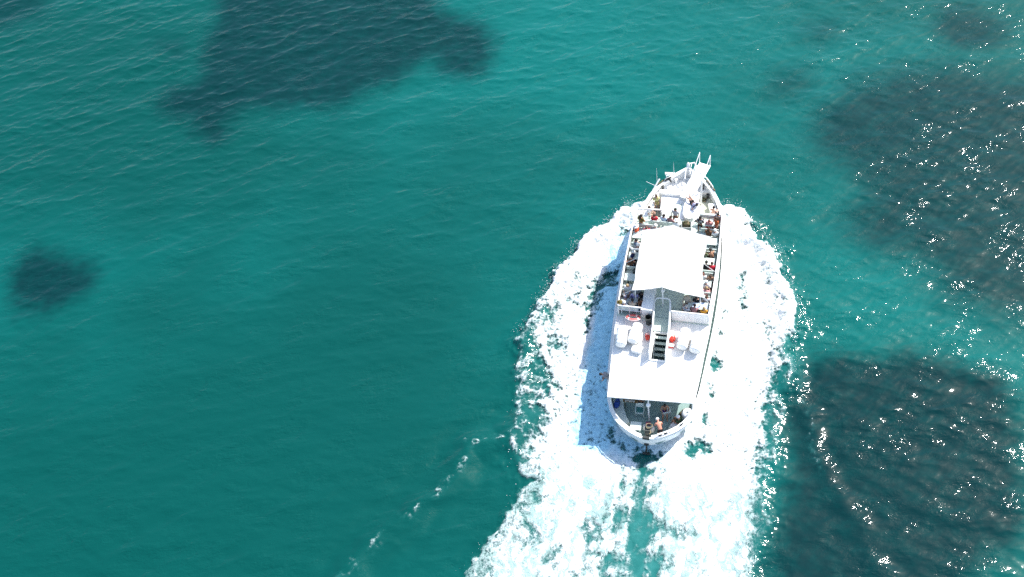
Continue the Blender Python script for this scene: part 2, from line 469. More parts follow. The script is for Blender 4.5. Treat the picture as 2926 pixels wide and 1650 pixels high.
# ------------------------------------------------------------------ wake foam
HULL_WL = [(0, .3), (1.0, .5), (1.9, 1.3), (2.5, 2.6), (2.85, 4.5), (3.05, 7), (3.15, 10), (3.1, 13), (2.85, 15.5), (2.3, 17.6), (1.4, 19.2), (.5, 20.1), (0, 20.3)]
hull_wl = HULL_WL + [(-a, b) for a, b in HULL_WL[-2:0:-1]]
hsd = np.full(X.shape, -50.0)
hsd[near] = poly_sd(LX[near], LY[near], hull_wl)
fb = on_near(lambda x, y: 0.5 + 0.5 * fbm(x / 1.1, y / 1.1, 4, 141), 0.0)
fb2 = on_near(lambda x, y: np.abs(fbm(x / 0.55, y / 0.55, 3, 147)), 0.0)
lift = 0.03 + np.clip(foam, 0, 1) * (0.10 + 0.26 * np.clip(fb, 0, 1.3) + 0.10 * fb2) * (0.55 + 0.45 * sstep(-3, 6, LY))
hug = np.exp(np.minimum(hsd + 0.4, 0) / 0.7) * sstep(9.0, 17.0, LY) * sstep(21.4, 19.8, LY)
lift = lift + 0.75 * hug * np.clip(foam, 0, 1)
fmask = (foam > 0.03) & (hsd < 0.25) & near
fq = fmask[:-1, :-1] | fmask[:-1, 1:] | fmask[1:, 1:] | fmask[1:, :-1]
fq &= near[:-1, :-1] & near[1:, 1:] & (hsd[:-1, :-1] < 0.25)
fX = (SX - BO.x) * FX[0] + (SY - BO.y) * FX[1]
fY = (SX - BO.x) * FY[0] + (SY - BO.y) * FY[1]
foam_me = grid_mesh('wake_foam', fX, fY, Z + lift, fq, {'foam': foam, 'strip': hull_shade_f})
foam_ob = bpy.data.objects.new('wake_foam', foam_me)
COL.objects.link(foam_ob)
foam_ob.location = BO
foam_ob.rotation_euler = (0, 0, -HEAD)
foam_ob['kind'] = 'stuff'
foam_ob['label'] = 'churned white foam of the wake spreading around and behind the boat'

m, nt, out = new_mat('foam')
tc = N(nt, 'ShaderNodeTexCoord')
pos = tc.outputs['Object']
sep = N(nt, 'ShaderNodeSeparateXYZ')
nt.links.new(pos, sep.inputs[0])
flat = N(nt, 'ShaderNodeCombineXYZ')
nt.links.new(sep.outputs[0], flat.inputs[0])
nt.links.new(sep.outputs[1], flat.inputs[1])
def warped(nt, vec, scale, amount):
    w = noise_tex(nt, vec, scale, 3, 0.6)
    s = N(nt, 'ShaderNodeVectorMath', operation='SUBTRACT')
    nt.links.new(w.outputs['Color'], s.inputs[0])
    s.inputs[1].default_value = (0.5, 0.5, 0.5)
    k = N(nt, 'ShaderNodeVectorMath', operation='SCALE')
    nt.links.new(s.outputs[0], k.inputs[0])
    k.inputs['Scale'].default_value = amount
    a = N(nt, 'ShaderNodeVectorMath', operation='ADD')
    nt.links.new(vec, a.inputs[0])
    nt.links.new(k.outputs[0], a.inputs[1])
    return a.outputs[0]
wv = warped(nt, flat.outputs[0], 1.2, 0.9)
def voro(nt, vec, scale):
    v = N(nt, 'ShaderNodeTexVoronoi', feature='F1')
    v.voronoi_dimensions = '2D'
    v.inputs['Scale'].default_value = scale
    nt.links.new(vec, v.inputs['Vector'])
    return v.outputs['Distance']
v1 = voro(nt, wv, 2.1)
v2 = voro(nt, warped(nt, flat.outputs[0], 3.0, 0.35), 5.2)
fine = noise_tex(nt, warped(nt, flat.outputs[0], 2.0, 0.5), 7.0, 5, 0.7)
lace = math_node(nt, 'ADD', math_node(nt, 'MULTIPLY', v1, 0.50), math_node(nt, 'MULTIPLY', v2, 0.32))
lace = math_node(nt, 'ADD', lace, math_node(nt, 'MULTIPLY', fine.outputs['Fac'], 0.56))
# long swirling strands in the propeller wash
st_map = N(nt, 'ShaderNodeMapping')
st_map.inputs['Scale'].default_value = (1.0, 0.34, 1.0)
nt.links.new(warped(nt, flat.outputs[0], 0.75, 1.9), st_map.inputs['Vector'])
st = noise_tex(nt, st_map.outputs[0], 2.4, 6, 0.66, 0.8)
ridge = math_node(nt, 'SUBTRACT', 1.0, math_node(nt, 'MULTIPLY', math_node(nt, 'ABSOLUTE', math_node(nt, 'SUBTRACT', st.outputs['Fac'], 0.5)), 5.0), clamp=True)
strand = math_node(nt, 'ADD', math_node(nt, 'ADD', math_node(nt, 'ADD', math_node(nt, 'MULTIPLY', ridge, 0.42), math_node(nt, 'MULTIPLY', st.outputs['Fac'], 0.35)), 0.02), math_node(nt, 'MULTIPLY', fine.outputs['Fac'], 0.5))
aft = smooth_node(nt, sep.outputs[1], -1.0, -3.0)
mixf = N(nt, 'ShaderNodeMix')
nt.links.new(math_node(nt, 'MULTIPLY', aft, 0.7), mixf.inputs[0])
nt.links.new(lace, mixf.inputs[2])
nt.links.new(strand, mixf.inputs[3])
pat = mixf.outputs[0]
D = attr(nt, 'foam')
val = math_node(nt, 'ADD', D, math_node(nt, 'MULTIPLY', math_node(nt, 'SUBTRACT', pat, 0.64), 1.35))
cover = math_node(nt, 'POWER', smooth_node(nt, val, 0.24, 1.02), 1.9)
cover = math_node(nt, 'MULTIPLY', cover, smooth_node(nt, D, 0.02, 0.14))
thick = smooth_node(nt, val, 0.5, 1.15)
fcol = mix_col(nt, thick, (0.34, 0.46, 0.46), (0.68, 0.69, 0.69))
mint = noise_tex(nt, st_map.outputs[0], 1.5, 5, 0.65, 0.6)
mfac = math_node(nt, 'MULTIPLY', smooth_node(nt, mint.outputs['Fac'], 0.40, 0.60), math_node(nt, 'ADD', math_node(nt, 'MULTIPLY', smooth_node(nt, sep.outputs[1], -0.8, -3.5), 0.78), 0.20))
fcol = mix_col(nt, mfac, fcol, (0.27, 0.40, 0.385))
fcol = mix_col(nt, math_node(nt, 'MULTIPLY', attr(nt, 'strip'), 0.95), fcol, (0.31, 0.585, 0.72))  # blue of the hull's shadow painted into the foam colour
bm1 = N(nt, 'ShaderNodeBump')
bm1.inputs['Strength'].default_value = 0.9
bm1.inputs['Distance'].default_value = 0.13
nt.links.new(pat, bm1.inputs['Height'])
bs = N(nt, 'ShaderNodeBsdfPrincipled')
bs.inputs['Roughness'].default_value = 0.6
bs.inputs['IOR'].default_value = 1.2
nt.links.new(fcol, bs.inputs['Base Color'])
nt.links.new(bm1.outputs[0], bs.inputs['Normal'])
tr = N(nt, 'ShaderNodeBsdfTransparent')
mx = N(nt, 'ShaderNodeMixShader')
nt.links.new(cover, mx.inputs[0])
nt.links.new(tr.outputs[0], mx.inputs[1])
nt.links.new(bs.outputs[0], mx.inputs[2])
nt.links.new(mx.outputs[0], out.inputs['Surface'])
foam_me.materials.append(m)

# flung drops along the breaking edges
def drops():
    rng = random.Random(4)
    vs, fs = [], []
    edges = [(FOAM_PORT, 9), (FOAM_STBD, 9)]
    for pts, _ in edges:
        for i in range(len(pts) - 2):
            (ax, ay), (bx, by) = pts[i], pts[i + 1]
            L = math.hypot(bx - ax, by - ay)
            dens = 60 if ay > 12 else (25 if ay > 8 else 3)
            for _k in range(int(L * dens)):
                t = rng.random()
                o = rng.gauss(-0.08, 0.20)
                nx, ny = (by - ay) / L, -(bx - ax) / L
                if (ax + bx) * nx < 0:
                    nx, ny = -nx, -ny
                x = ax + (bx - ax) * t + nx * o + rng.gauss(0, .12)
                y = ay + (by - ay) * t + ny * o + rng.gauss(0, .12)
                z = 0.25 + abs(rng.gauss(0, 0.28)) * (1.0 if ay > 8 else 0.5)
                r = 0.008 + 0.020 * rng.random() ** 2
                b = len(vs)
                e = rng.uniform(0.7, 1.8)
                vs += [(x + r * e, y, z), (x - r * e, y, z), (x, y + r, z), (x, y - r, z), (x, y, z + r * 1.2), (x, y, z - r)]
                fs += [(b, b + 2, b + 4), (b + 2, b + 1, b + 4), (b + 1, b + 3, b + 4), (b + 3, b, b + 4), (b + 2, b, b + 5), (b + 1, b + 2, b + 5), (b + 3, b + 1, b + 5), (b, b + 3, b + 5)]
    me = bpy.data.meshes.new('spray')
    me.from_pydata(vs, [], fs)
    me.polygons.foreach_set('use_smooth', np.ones(len(fs), bool))
    o = bpy.data.objects.new('spray', me)
    COL.objects.link(o)
    o.location = BO
    o.rotation_euler = (0, 0, -HEAD)
    o['kind'] = 'stuff'
    o['label'] = 'fine white spray drops thrown up along the bow waves'
    m, nt, out = new_mat('spray_drops')
    bs = N(nt, 'ShaderNodeBsdfPrincipled')
    nz = noise_tex(nt, None, 3.0)
    nt.links.new(mix_col(nt, nz.outputs['Fac'], (0.80, 0.86, 0.87), (0.9, 0.9, 0.9)), bs.inputs['Base Color'])
    bs.inputs['Roughness'].default_value = 0.35
    nt.links.new(bs.outputs[0], out.inputs['Surface'])
    me.materials.append(m)
drops()

# ------------------------------------------------------------------ materials of the boat and what is on it
def paint(name, col, rough=0.45, grime=0.12, scale=3.0, bump=0.0, spec=0.4, dark=(0.55, 0.5, 0.42), metal=0.0):
    """Painted or moulded surface with faint wear and uneven gloss."""
    m, nt, out = new_mat(name)
    tc = N(nt, 'ShaderNodeTexCoord')
    n1 = noise_tex(nt, tc.outputs['Object'], scale, 5, 0.65, 0.3)
    n2 = noise_tex(nt, tc.outputs['Object'], scale * 7, 3, 0.6)
    f = math_node(nt, 'MULTIPLY', smooth_node(nt, n1.outputs['Fac'], 0.42, 0.72), grime)
    f = math_node(nt, 'ADD', f, math_node(nt, 'MULTIPLY', smooth_node(nt, n2.outputs['Fac'], 0.5, 0.75), grime * 0.5))
    c = mix_col(nt, f, col, tuple(a * b for a, b in zip(col, dark)))
    bs = N(nt, 'ShaderNodeBsdfPrincipled')
    nt.links.new(c, bs.inputs['Base Color'])
    nt.links.new(smooth_node(nt, n1.outputs['Fac'], 0.3, 0.7, rough * 0.85, min(1, rough * 1.25)), bs.inputs['Roughness'])
    bs.inputs['Specular IOR Level'].default_value = spec
    bs.inputs['Metallic'].default_value = metal
    if bump:
        b = N(nt, 'ShaderNodeBump')
        b.inputs['Distance'].default_value = bump
        nt.links.new(n2.outputs['Fac'], b.inputs['Height'])
        nt.links.new(b.outputs[0], bs.inputs['Normal'])
    nt.links.new(bs.outputs[0], out.inputs['Surface'])
    return m

def cloth(name, col, col2=None, scale=14.0, bands=None, see_through=0.0):
    """Woven cloth: fine weave relief and, where given, a second colour in blotches or stripes."""
    m, nt, out = new_mat(name)
    tc = N(nt, 'ShaderNodeTexCoord')
    c = mix_col(nt, 0.0, col, col)
    n1 = noise_tex(nt, tc.outputs['Object'], scale, 3, 0.6)
    if col2 and bands:
        w = N(nt, 'ShaderNodeTexWave', wave_type='BANDS', bands_direction=bands[0])
        w.inputs['Scale'].default_value = bands[1]
        w.inputs['Distortion'].default_value = 0.6
        nt.links.new(tc.outputs['Object'], w.inputs['Vector'])
        c = mix_col(nt, smooth_node(nt, w.outputs['Fac'], 0.45, 0.55), col, col2)
    elif col2:
        c = mix_col(nt, smooth_node(nt, n1.outputs['Fac'], 0.46, 0.56), col, col2)
    else:
        c = mix_col(nt, math_node(nt, 'MULTIPLY', n1.outputs['Fac'], 0.3), col, tuple(0.65 * a for a in col))
    bs = N(nt, 'ShaderNodeBsdfPrincipled')
    nt.links.new(c, bs.inputs['Base Color'])
    bs.inputs['Roughness'].default_value = 0.85
    bs.inputs['Specular IOR Level'].default_value = 0.15
    b = N(nt, 'ShaderNodeBump')
    b.inputs['Distance'].default_value = 0.01
    nt.links.new(noise_tex(nt, tc.outputs['Object'], 9.0, 3, 0.6).outputs['Fac'], b.inputs['Height'])
    nt.links.new(b.outputs[0], bs.inputs['Normal'])
    if see_through:
        t = N(nt, 'ShaderNodeBsdfTranslucent')
        nt.links.new(c, t.inputs['Color'])
        mx = N(nt, 'ShaderNodeMixShader')
        mx.inputs[0].default_value = see_through
        nt.links.new(bs.outputs[0], mx.inputs[1])
        nt.links.new(t.outputs[0], mx.inputs[2])
        nt.links.new(mx.outputs[0], out.inputs['Surface'])
    else:
        nt.links.new(bs.outputs[0], out.inputs['Surface'])
    return m

M = {
    'hull': paint('hull_paint', (0.80, 0.81, 0.80), 0.3, 0.14, 0.8, dark=(0.66, 0.62, 0.52)),
    'white': paint('white_paint', (0.81, 0.81, 0.79), 0.4, 0.10, 2.0),
    'roof': paint('roof_coating', (0.80, 0.79, 0.75), 0.6, 0.10, 1.1, 0.004, 0.25),
    'rail': paint('rail_enamel', (0.80, 0.80, 0.79), 0.3, 0.06, 5.0),
    'raft': paint('moulded_plastic', (0.80, 0.80, 0.79), 0.42, 0.08, 3.0, 0.002),
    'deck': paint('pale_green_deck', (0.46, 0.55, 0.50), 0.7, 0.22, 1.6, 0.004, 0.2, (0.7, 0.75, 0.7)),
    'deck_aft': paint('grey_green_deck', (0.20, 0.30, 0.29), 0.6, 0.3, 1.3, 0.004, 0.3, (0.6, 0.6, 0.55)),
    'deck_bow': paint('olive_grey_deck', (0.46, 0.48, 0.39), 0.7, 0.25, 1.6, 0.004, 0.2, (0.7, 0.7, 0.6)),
    'bench': paint('pale_bench', (0.50, 0.58, 0.55), 0.5, 0.14, 3.0),
    'canvas': cloth('awning_canvas', (0.72, 0.725, 0.71), scale=1.6, see_through=0.22),
    'dark': paint('dark_rubber', (0.025, 0.028, 0.026), 0.6, 0.3, 5.0),
    'steel': paint('brushed_steel', (0.45, 0.46, 0.46), 0.35, 0.2, 6.0, metal=0.8),
    'glass': paint('tinted_glass', (0.02, 0.035, 0.04), 0.06, 0.05, 3.0, spec=0.6),
    'red': paint('red_plastic', (0.62, 0.05, 0.03), 0.4, 0.15, 4.0),
    'ring': paint('faded_red_foam', (0.62, 0.13, 0.12), 0.6, 0.25, 5.0, dark=(1.2, 1.6, 1.6)),
    'bin': paint('charcoal_plastic', (0.035, 0.042, 0.038), 0.45, 0.3, 4.0, dark=(2.2, 2.2, 2.1)),
    'blue': cloth('blue_nylon', (0.02, 0.05, 0.22), (0.03, 0.08, 0.30)),
    'cyan': cloth('blue_towelling', (0.02, 0.22, 0.42)),
    'stripe': cloth('striped_towelling', (0.72, 0.76, 0.82), (0.12, 0.26, 0.55), bands=('Y', 5.0)),
    'olive': cloth('olive_canvas', (0.07, 0.085, 0.035), (0.15, 0.11, 0.07), 6.0),
    'crate': paint('grey_crate', (0.33, 0.36, 0.35), 0.5, 0.2, 4.0),
    'teal': cloth('teal_cushion', (0.06, 0.19, 0.18)),
    'plum': cloth('plum_cloth', (0.14, 0.03, 0.07)),
    'rope': cloth('worn_rope', (0.30, 0.25, 0.16), (0.17, 0.14, 0.08), 20.0),
    'stripepink': cloth('pink_striped_towel', (0.60, 0.16, 0.16), (0.72, 0.62, 0.60), bands=('Y', 4.0)),
    'lamp': paint('lamp_globe', (0.84, 0.84, 0.82), 0.25, 0.03, 4.0),
    'paper': paint('white_card', (0.78, 0.78, 0.76), 0.7, 0.06, 6.0),
}

# ------------------------------------------------------------------ mesh collector
class MB:
    def __init__(self):
        self.v, self.f = [], []

    def add(self, verts, faces):
        b = len(self.v)
        self.v += [tuple(p) for p in verts]
        self.f += [tuple(b + i for i in f) for f in faces]
        return self

    def box(self, c, s, rz=0.0, rx=0.0, ry=0.0):
        """A box with softened edges: centre, full sizes."""
        hx, hy, hz = s[0] / 2, s[1] / 2, s[2] / 2
        k = min(hx, hy, hz) * 0.18
        k = min(k, 0.03)
        mat = Matrix.Translation(c) @ Euler((rx, ry, rz)).to_matrix().to_4x4()
        vs, ids = [], {}
        for sx in (-1, 1):
            for sy in (-1, 1):
                for sz in (-1, 1):
                    for ax in range(3):
                        p = [sx * hx, sy * hy, sz * hz]
                        for a in range(3):
                            if a != ax:
                                p[a] -= (sx, sy, sz)[a] * k
                        ids[(sx, sy, sz, ax)] = len(vs)
                        vs.append(mat @ Vector(p))
        fs = []
        for ax in range(3):
            o = [a for a in range(3) if a != ax]
            for s_ in (-1, 1):
                q = []
                for d in ((-1, -1), (1, -1), (1, 1), (-1, 1)):
                    t = [0, 0, 0]
                    t[ax] = s_
                    t[o[0]], t[o[1]] = d
                    q.append(ids[(t[0], t[1], t[2], ax)])
                flip = (s_ > 0) == (ax == 1)
                fs.append(tuple(q[::-1]) if flip else tuple(q))
        for ax in range(3):
            o = [a for a in range(3) if a != ax]
            for d in ((-1, -1), (1, -1), (1, 1), (-1, 1)):
                q = []
                for s_, face in ((-1, 0), (1, 0), (1, 1), (-1, 1)):
                    t = [0, 0, 0]
                    t[ax] = s_
                    t[o[0]], t[o[1]] = d
                    q.append(ids[(t[0], t[1], t[2], o[face])])
                fs.append(tuple(q))
        for sx in (-1, 1):
            for sy in (-1, 1):
                for sz in (-1, 1):
                    fs.append(tuple(ids[(sx, sy, sz, a)] for a in range(3)))
        return self.add(vs, fs)

    def tube(self, pts, r, n=8, caps=True, closed=False):
        pts = [Vector(p) for p in pts]
        m_ = len(pts)
        rr = r if isinstance(r, (list, tuple)) else [r] * m_
        vs, fs = [], []
        prev = None
        for i, p in enumerate(pts):
            a = pts[(i - 1) % m_] if (i > 0 or closed) else p
            b = pts[(i + 1) % m_] if (i < m_ - 1 or closed) else p
            t = (b - a).normalized() if (b - a).length > 1e-9 else Vector((0, 0, 1))
            ref = prev if prev is not None else (Vector((0, 0, 1)) if abs(t.z) < 0.9 else Vector((1, 0, 0)))
            x = (ref - t * ref.dot(t))
            x = x.normalized() if x.length > 1e-6 else t.orthogonal().normalized()
            prev = x
            y = t.cross(x)
            for k in range(n):
                a_ = 2 * math.pi * k / n
                vs.append(p + (x * math.cos(a_) + y * math.sin(a_)) * rr[i])
        for i in range(m_ if closed else m_ - 1):
            j = (i + 1) % m_
            for k in range(n):
                fs.append((i * n + k, i * n + (k + 1) % n, j * n + (k + 1) % n, j * n + k))
        if caps and not closed:
            fs.append(tuple(range(n))[::-1])
            fs.append(tuple((m_ - 1) * n + k for k in range(n)))
        return self.add(vs, fs)

    def lathe(self, prof, c=(0, 0, 0), n=16, rot=None):
        """Profile of (radius, height) turned about the z axis."""
        mat = Matrix.Translation(c) @ (rot.to_matrix().to_4x4() if rot else Matrix())
        vs, fs = [], []
        for r, z in prof:
            for k in range(n):
                a = 2 * math.pi * k / n
                vs.append(mat @ Vector((max(r, 1e-4) * math.cos(a), max(r, 1e-4) * math.sin(a), z)))
        for i in range(len(prof) - 1):
            for k in range(n):
                fs.append((i * n + k, i * n + (k + 1) % n, (i + 1) * n + (k + 1) % n, (i + 1) * n + k))
        fs.append(tuple(range(n))[::-1])
        fs.append(tuple((len(prof) - 1) * n + k for k in range(n)))
        return self.add(vs, fs)

    def prism(self, outline, z0, z1):
        n = len(outline)
        za = (lambda p: z0(p)) if callable(z0) else (lambda p: z0)
        zb = (lambda p: z1(p)) if callable(z1) else (lambda p: z1)
        vs = [(p[0], p[1], za(p)) for p in outline] + [(p[0], p[1], zb(p)) for p in outline]
        fs = [tuple(range(n))[::-1], tuple(range(n, 2 * n))] + [(i, (i + 1) % n, n + (i + 1) % n, n + i) for i in range(n)]
        return self.add(vs, fs)

    def ring(self, outer, inner, z0, z1):
        """A slab with a hole: outlines of equal count, corner for corner."""
        n = len(outer)
        vs = [(*p, z) for z in (z0, z1) for o in (outer, inner) for p in o]
        fs = []
        for i in range(n):
            j = (i + 1) % n
            o0, o1, i0, i1 = i, j, n + i, n + j
            fs.append((o0, i0, i1, o1))
            fs.append((2 * n + o0, 2 * n + o1, 2 * n + i1, 2 * n + i0))
            fs.append((o0, o1, 2 * n + o1, 2 * n + o0))
            fs.append((i1, i0, 2 * n + i0, 2 * n + i1))
        return self.add(vs, fs)

    def sphere(self, c, r, n=10, m_=7, sc=(1, 1, 1)):
        vs, fs = [], []
        for i in range(m_ + 1):
            th = math.pi * i / m_
            for k in range(n):
                a = 2 * math.pi * k / n
                s = max(math.sin(th), 1e-3)
                vs.append((c[0] + r * sc[0] * s * math.cos(a), c[1] + r * sc[1] * s * math.sin(a), c[2] + r * sc[2] * math.cos(th)))
        for i in range(m_):
            for k in range(n):
                fs.append((i * n + k, (i + 1) * n + k, (i + 1) * n + (k + 1) % n, i * n + (k + 1) % n))
        return self.add(vs, fs)

    def mesh(self, name, smooth=40):
        me = bpy.data.meshes.new(name)
        me.from_pydata(self.v, [], self.f)
        bm = bmesh.new()
        bm.from_mesh(me)
        bmesh.ops.recalc_face_normals(bm, faces=bm.faces[:])
        for e in bm.edges:
            if len(e.link_faces) == 2 and e.calc_face_angle(0) > R(smooth):
                e.smooth = False
        for f in bm.faces:
            f.smooth = True
        bm.to_mesh(me)
        bm.free()
        return me

    def build(self, name, mat, parent=None, loc=None, rz=0.0, smooth=40):
        me = self.mesh(name, smooth)
        me.materials.append(M[mat] if isinstance(mat, str) else mat)
        o = bpy.data.objects.new(name, me)
        COL.objects.link(o)
        if parent is not None:
            o.parent = parent
        if loc is not None:
            o.location = loc
        o.rotation_euler.z = rz
        return o

BOAT = Matrix.Translation(BO) @ Matrix.Rotation(-HEAD, 4, 'Z')
def put(o, x, y, z, rz=0.0):
    """Stand a top-level thing at a place given in the boat's frame."""
    o.matrix_world = BOAT @ Matrix.Translation((x, y, z)) @ Matrix.Rotation(rz, 4, 'Z')
    return o

def tag(o, label, cat, group=None):
    o['label'] = label
    o['category'] = cat
    if group:
        o['group'] = group
    return o

def empty(name, x, y, z, rz=0.0):
    o = bpy.data.objects.new(name, None)
    o.empty_display_size = 0.3
    COL.objects.link(o)
    return put(o, x, y, z, rz)

def lerp_tab(tab, y):
    for (a, za), (b, zb) in zip(tab, tab[1:]):
        if y <= b:
            t = max(0.0, (y - a) / (b - a))
            return za + (zb - za) * t
    return tab[-1][1]

# ------------------------------------------------------------------ the boat
boat = empty('tour_boat', 0, 0, 0)
tag(boat, 'white round-sterned excursion boat under way with awning and rear roof', 'boat')

HALF = [(0, -.5), (.35, -.47), (.7, -.36), (1.1, -.16), (1.5, .08), (1.9, .38), (2.25, .75), (2.55, 1.25), (2.78, 1.9), (2.95, 2.6), (3.08, 3.5), (3.16, 4.5), (3.27, 6), (3.37, 7.5), (3.45, 9), (3.48, 10.5), (3.47, 12), (3.42, 13.5), (3.3, 15), (3.1, 16.4), (2.8, 17.7), (2.42, 18.65), (1.98, 19.38), (1.48, 19.96), (.95, 20.38), (.45, 20.74), (.14, 20.96), (0, 21.0)]
SHEER = [(-.5, 1.95), (4, 1.85), (9, 1.95), (13, 2.1), (16, 2.3), (18, 2.5), (20, 2.85), (21, 3.1)]
sheer = lambda y: lerp_tab(SHEER, y)
OUTL = HALF + [(-a, b) for a, b in HALF[-2:0:-1]]
def inset(outl, d):
    n = len(outl)
    res = []
    for i in range(n):
        ax, ay = outl[i - 1]
        bx, by = outl[(i + 1) % n]
        l = math.hypot(bx - ax, by - ay)
        nx, ny = -(by - ay) / l, (bx - ax) / l
        res.append((outl[i][0] + nx * d, outl[i][1] + ny * d))
    return res
def hull_level(t):
    """Outline at share t from the sheer (0) to the keel (1)."""
    wl = 1 - 0.10 * t - 0.5 * max(0, t - 0.45) ** 1.2
    res = []
    for a, b in OUTL:
        y = b
        k = wl
        if b > 15:
            k -= 0.34 * t * ((b - 15) / 6) ** 1.3
            y = b - 0.9 * t * ((b - 15) / 6)
        if b < 4:
            y = b + (1.0 * t + 1.6 * max(0, t - .5)) * ((4 - b) / 4.5)
            k -= 0.10 * t * ((4 - b) / 4.5)
        res.append((a * max(k, 0.04), y))
    return res
hb = MB()
n_ = len(OUTL)
rows = []
for t, f in ((1.0, None), (0.8, None), (0.62, None), (0.45, None), (0.28, None), (0.12, None), (0.0, None)):
    lv = hull_level(t)
    rows.append([(x, y, sheer(OUTL[i][1]) * (1 - t) + (-0.9) * t) for i, (x, y) in enumerate(lv)])
inn = inset(OUTL, 0.12)
rows.append([(x, y, sheer(OUTL[i][1])) for i, (x, y) in enumerate(inn)])
rows.append([(x * 0.985, y, 0.8) for i, (x, y) in enumerate(inset(OUTL, 0.16))])
vs = [p for r in rows for p in r]
fs = []
for i in range(len(rows) - 1):
    for k in range(n_):
        fs.append((i * n_ + k, i * n_ + (k + 1) % n_, (i + 1) * n_ + (k + 1) % n_, (i + 1) * n_ + k))
fs.append(tuple(range(n_))[::-1])
hb.add(vs, fs)
hull = hb.build('hull', 'hull', boat, smooth=50)

# gunwale cap: a flat timber-like rail along the top of the bulwark, open at the stern gate
GATE = 0.40
gw = MB()
o_, i_ = inset(OUTL, -0.045), inset(OUTL, 0.21)
vs, fs = [], []
for k in range(n_):
    z = sheer(OUTL[k][1])
    vs += [(*o_[k], z + .01), (*o_[k], z + .075), (*i_[k], z + .075), (*i_[k], z + .01)]
for k in range(n_):
    j = (k + 1) % n_
    if 0 in (k, j):
        continue
    for q in range(4):
        fs.append((k * 4 + q, j * 4 + q, j * 4 + (q + 1) % 4, k * 4 + (q + 1) % 4))
fs += [(4, 5, 6, 7), ((n_ - 1) * 4 + 3, (n_ - 1) * 4 + 2, (n_ - 1) * 4 + 1, (n_ - 1) * 4)]
gw.add(vs, fs)
gw.build('gunwale', 'white', boat)
rb = MB()
rub = [(x, y, sheer(OUTL[k][1]) - .42) for k, (x, y) in enumerate(hull_level(0.15))]
rb.tube([(x * 1.012, y + (-.02 if y < 1 else .0), z) for x, y, z in rub], 0.05, 6, closed=True)
rb.build('rubbing_strake', 'white', boat)

# decks inside the hull
def deck_outline(y0, y1, d):
    pts = [(x, y) for x, y in inset(HALF[:-1] + [(0, 21.0)], 0)]
    half = [(lerp_half(y) - d, y) for y in np.linspace(y0, y1, 16)]
    return [(a, b) for a, b in half] + [(-a, b) for a, b in half[::-1]]
def lerp_half(y):
    for (a, ya), (b, yb) in zip(HALF, HALF[1:]):
        if ya <= y <= yb:
            t = (y - ya) / (yb - ya + 1e-9)
            return a + (b - a) * t
    return HALF[-1][0]
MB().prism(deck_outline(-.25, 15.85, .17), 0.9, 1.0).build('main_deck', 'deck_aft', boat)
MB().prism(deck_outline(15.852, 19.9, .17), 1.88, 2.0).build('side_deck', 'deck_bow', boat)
fd = [(-(lerp_half(y) - .17), y) for y in np.linspace(20.7, 18.6, 10)] + [(1.05, 18.6), (1.05, 19.45)] + [(lerp_half(y) - .17, y) for y in np.linspace(19.45, 20.7, 8)]
MB().prism(fd, 2.01, 2.42).build('fore_deck', 'white', boat)

# deck house under the upper deck
house = MB()
hx = 2.5
house.box((hx, 10.0, 2.14), (0.06, 11.4, 2.27))
house.box((-hx, 10.0, 2.14), (0.06, 11.4, 2.27))
house.box((0, 15.73, 2.14), (5.06, 0.06, 2.27))
house.box((1.72, 4.27, 2.14), (1.5, 0.06, 2.27))
house.box((-1.72, 4.27, 2.14), (1.5, 0.06, 2.27))
house_ob = house.build('deck_house', 'white', boat)
for s in (-1, 1):
    for k in range(6):
        y = 5.6 + k * 1.75
        w = MB()
        w.ring([(-.62, -.36), (.62, -.36), (.62, .36), (-.62, .36)], [(-.54, -.28), (.54, -.28), (.54, .28), (-.54, .28)], -.03, .03)
        wo = w.build('window', 'white', house_ob)
        wo.matrix_local = Matrix.Translation((s * 2.545, y, 2.35)) @ Euler((R(90), 0, R(90))).to_matrix().to_4x4()
        p = MB().box((0, 0, 0), (1.07, .55, .015)).build('pane', 'glass', wo)

# aft roof: slightly cambered slab with the stair opening, carried by posts
roof_out = [(-2.66, 1.38), (2.72, 1.68), (2.86, 4.0), (3.0, 7.54), (-3.05, 7.54), (-2.84, 4.0)]
rf = MB()
hole = [(-.36, 4.45), (.53, 4.45), (.53, 6.5), (-.36, 6.5)]
rf.ring([(-2.84, 4.0), (2.86, 4.0), (3.0, 7.54), (-3.05, 7.54)], hole, 3.2, 3.3)
rf.prism([(-2.66, 1.38), (2.72, 1.68), (2.86, 3.998), (-2.84, 3.998)], 3.2, 3.3)
roof = rf.build('roof', 'roof', boat)
lip = MB()
lip.tube([(-2.84, 4.0, 3.30), (-2.665, 1.38, 3.30), (2.725, 1.68, 3.30), (2.87, 4.0, 3.30), (3.01, 7.5, 3.30)], 0.045, 6)
lip.tube([(-2.85, 4.05, 3.30), (-3.06, 7.5, 3.30)], 0.045, 6)
lip.build('edge_trim', 'white', roof)
for x, y in ((-2.55, 1.6), (2.62, 1.85), (-2.7, 4.0), (2.72, 4.0)):
    MB().tube([(x, y, 1.0), (x, y, 3.2)], 0.045, 8).build('roof_post', 'rail', boat)
# seam battens on the roof
for y in (2.55, 3.75):
    MB().box((0.02, y, 3.306), (5.35, 0.05, 0.012)).build('seam', 'roof', roof)

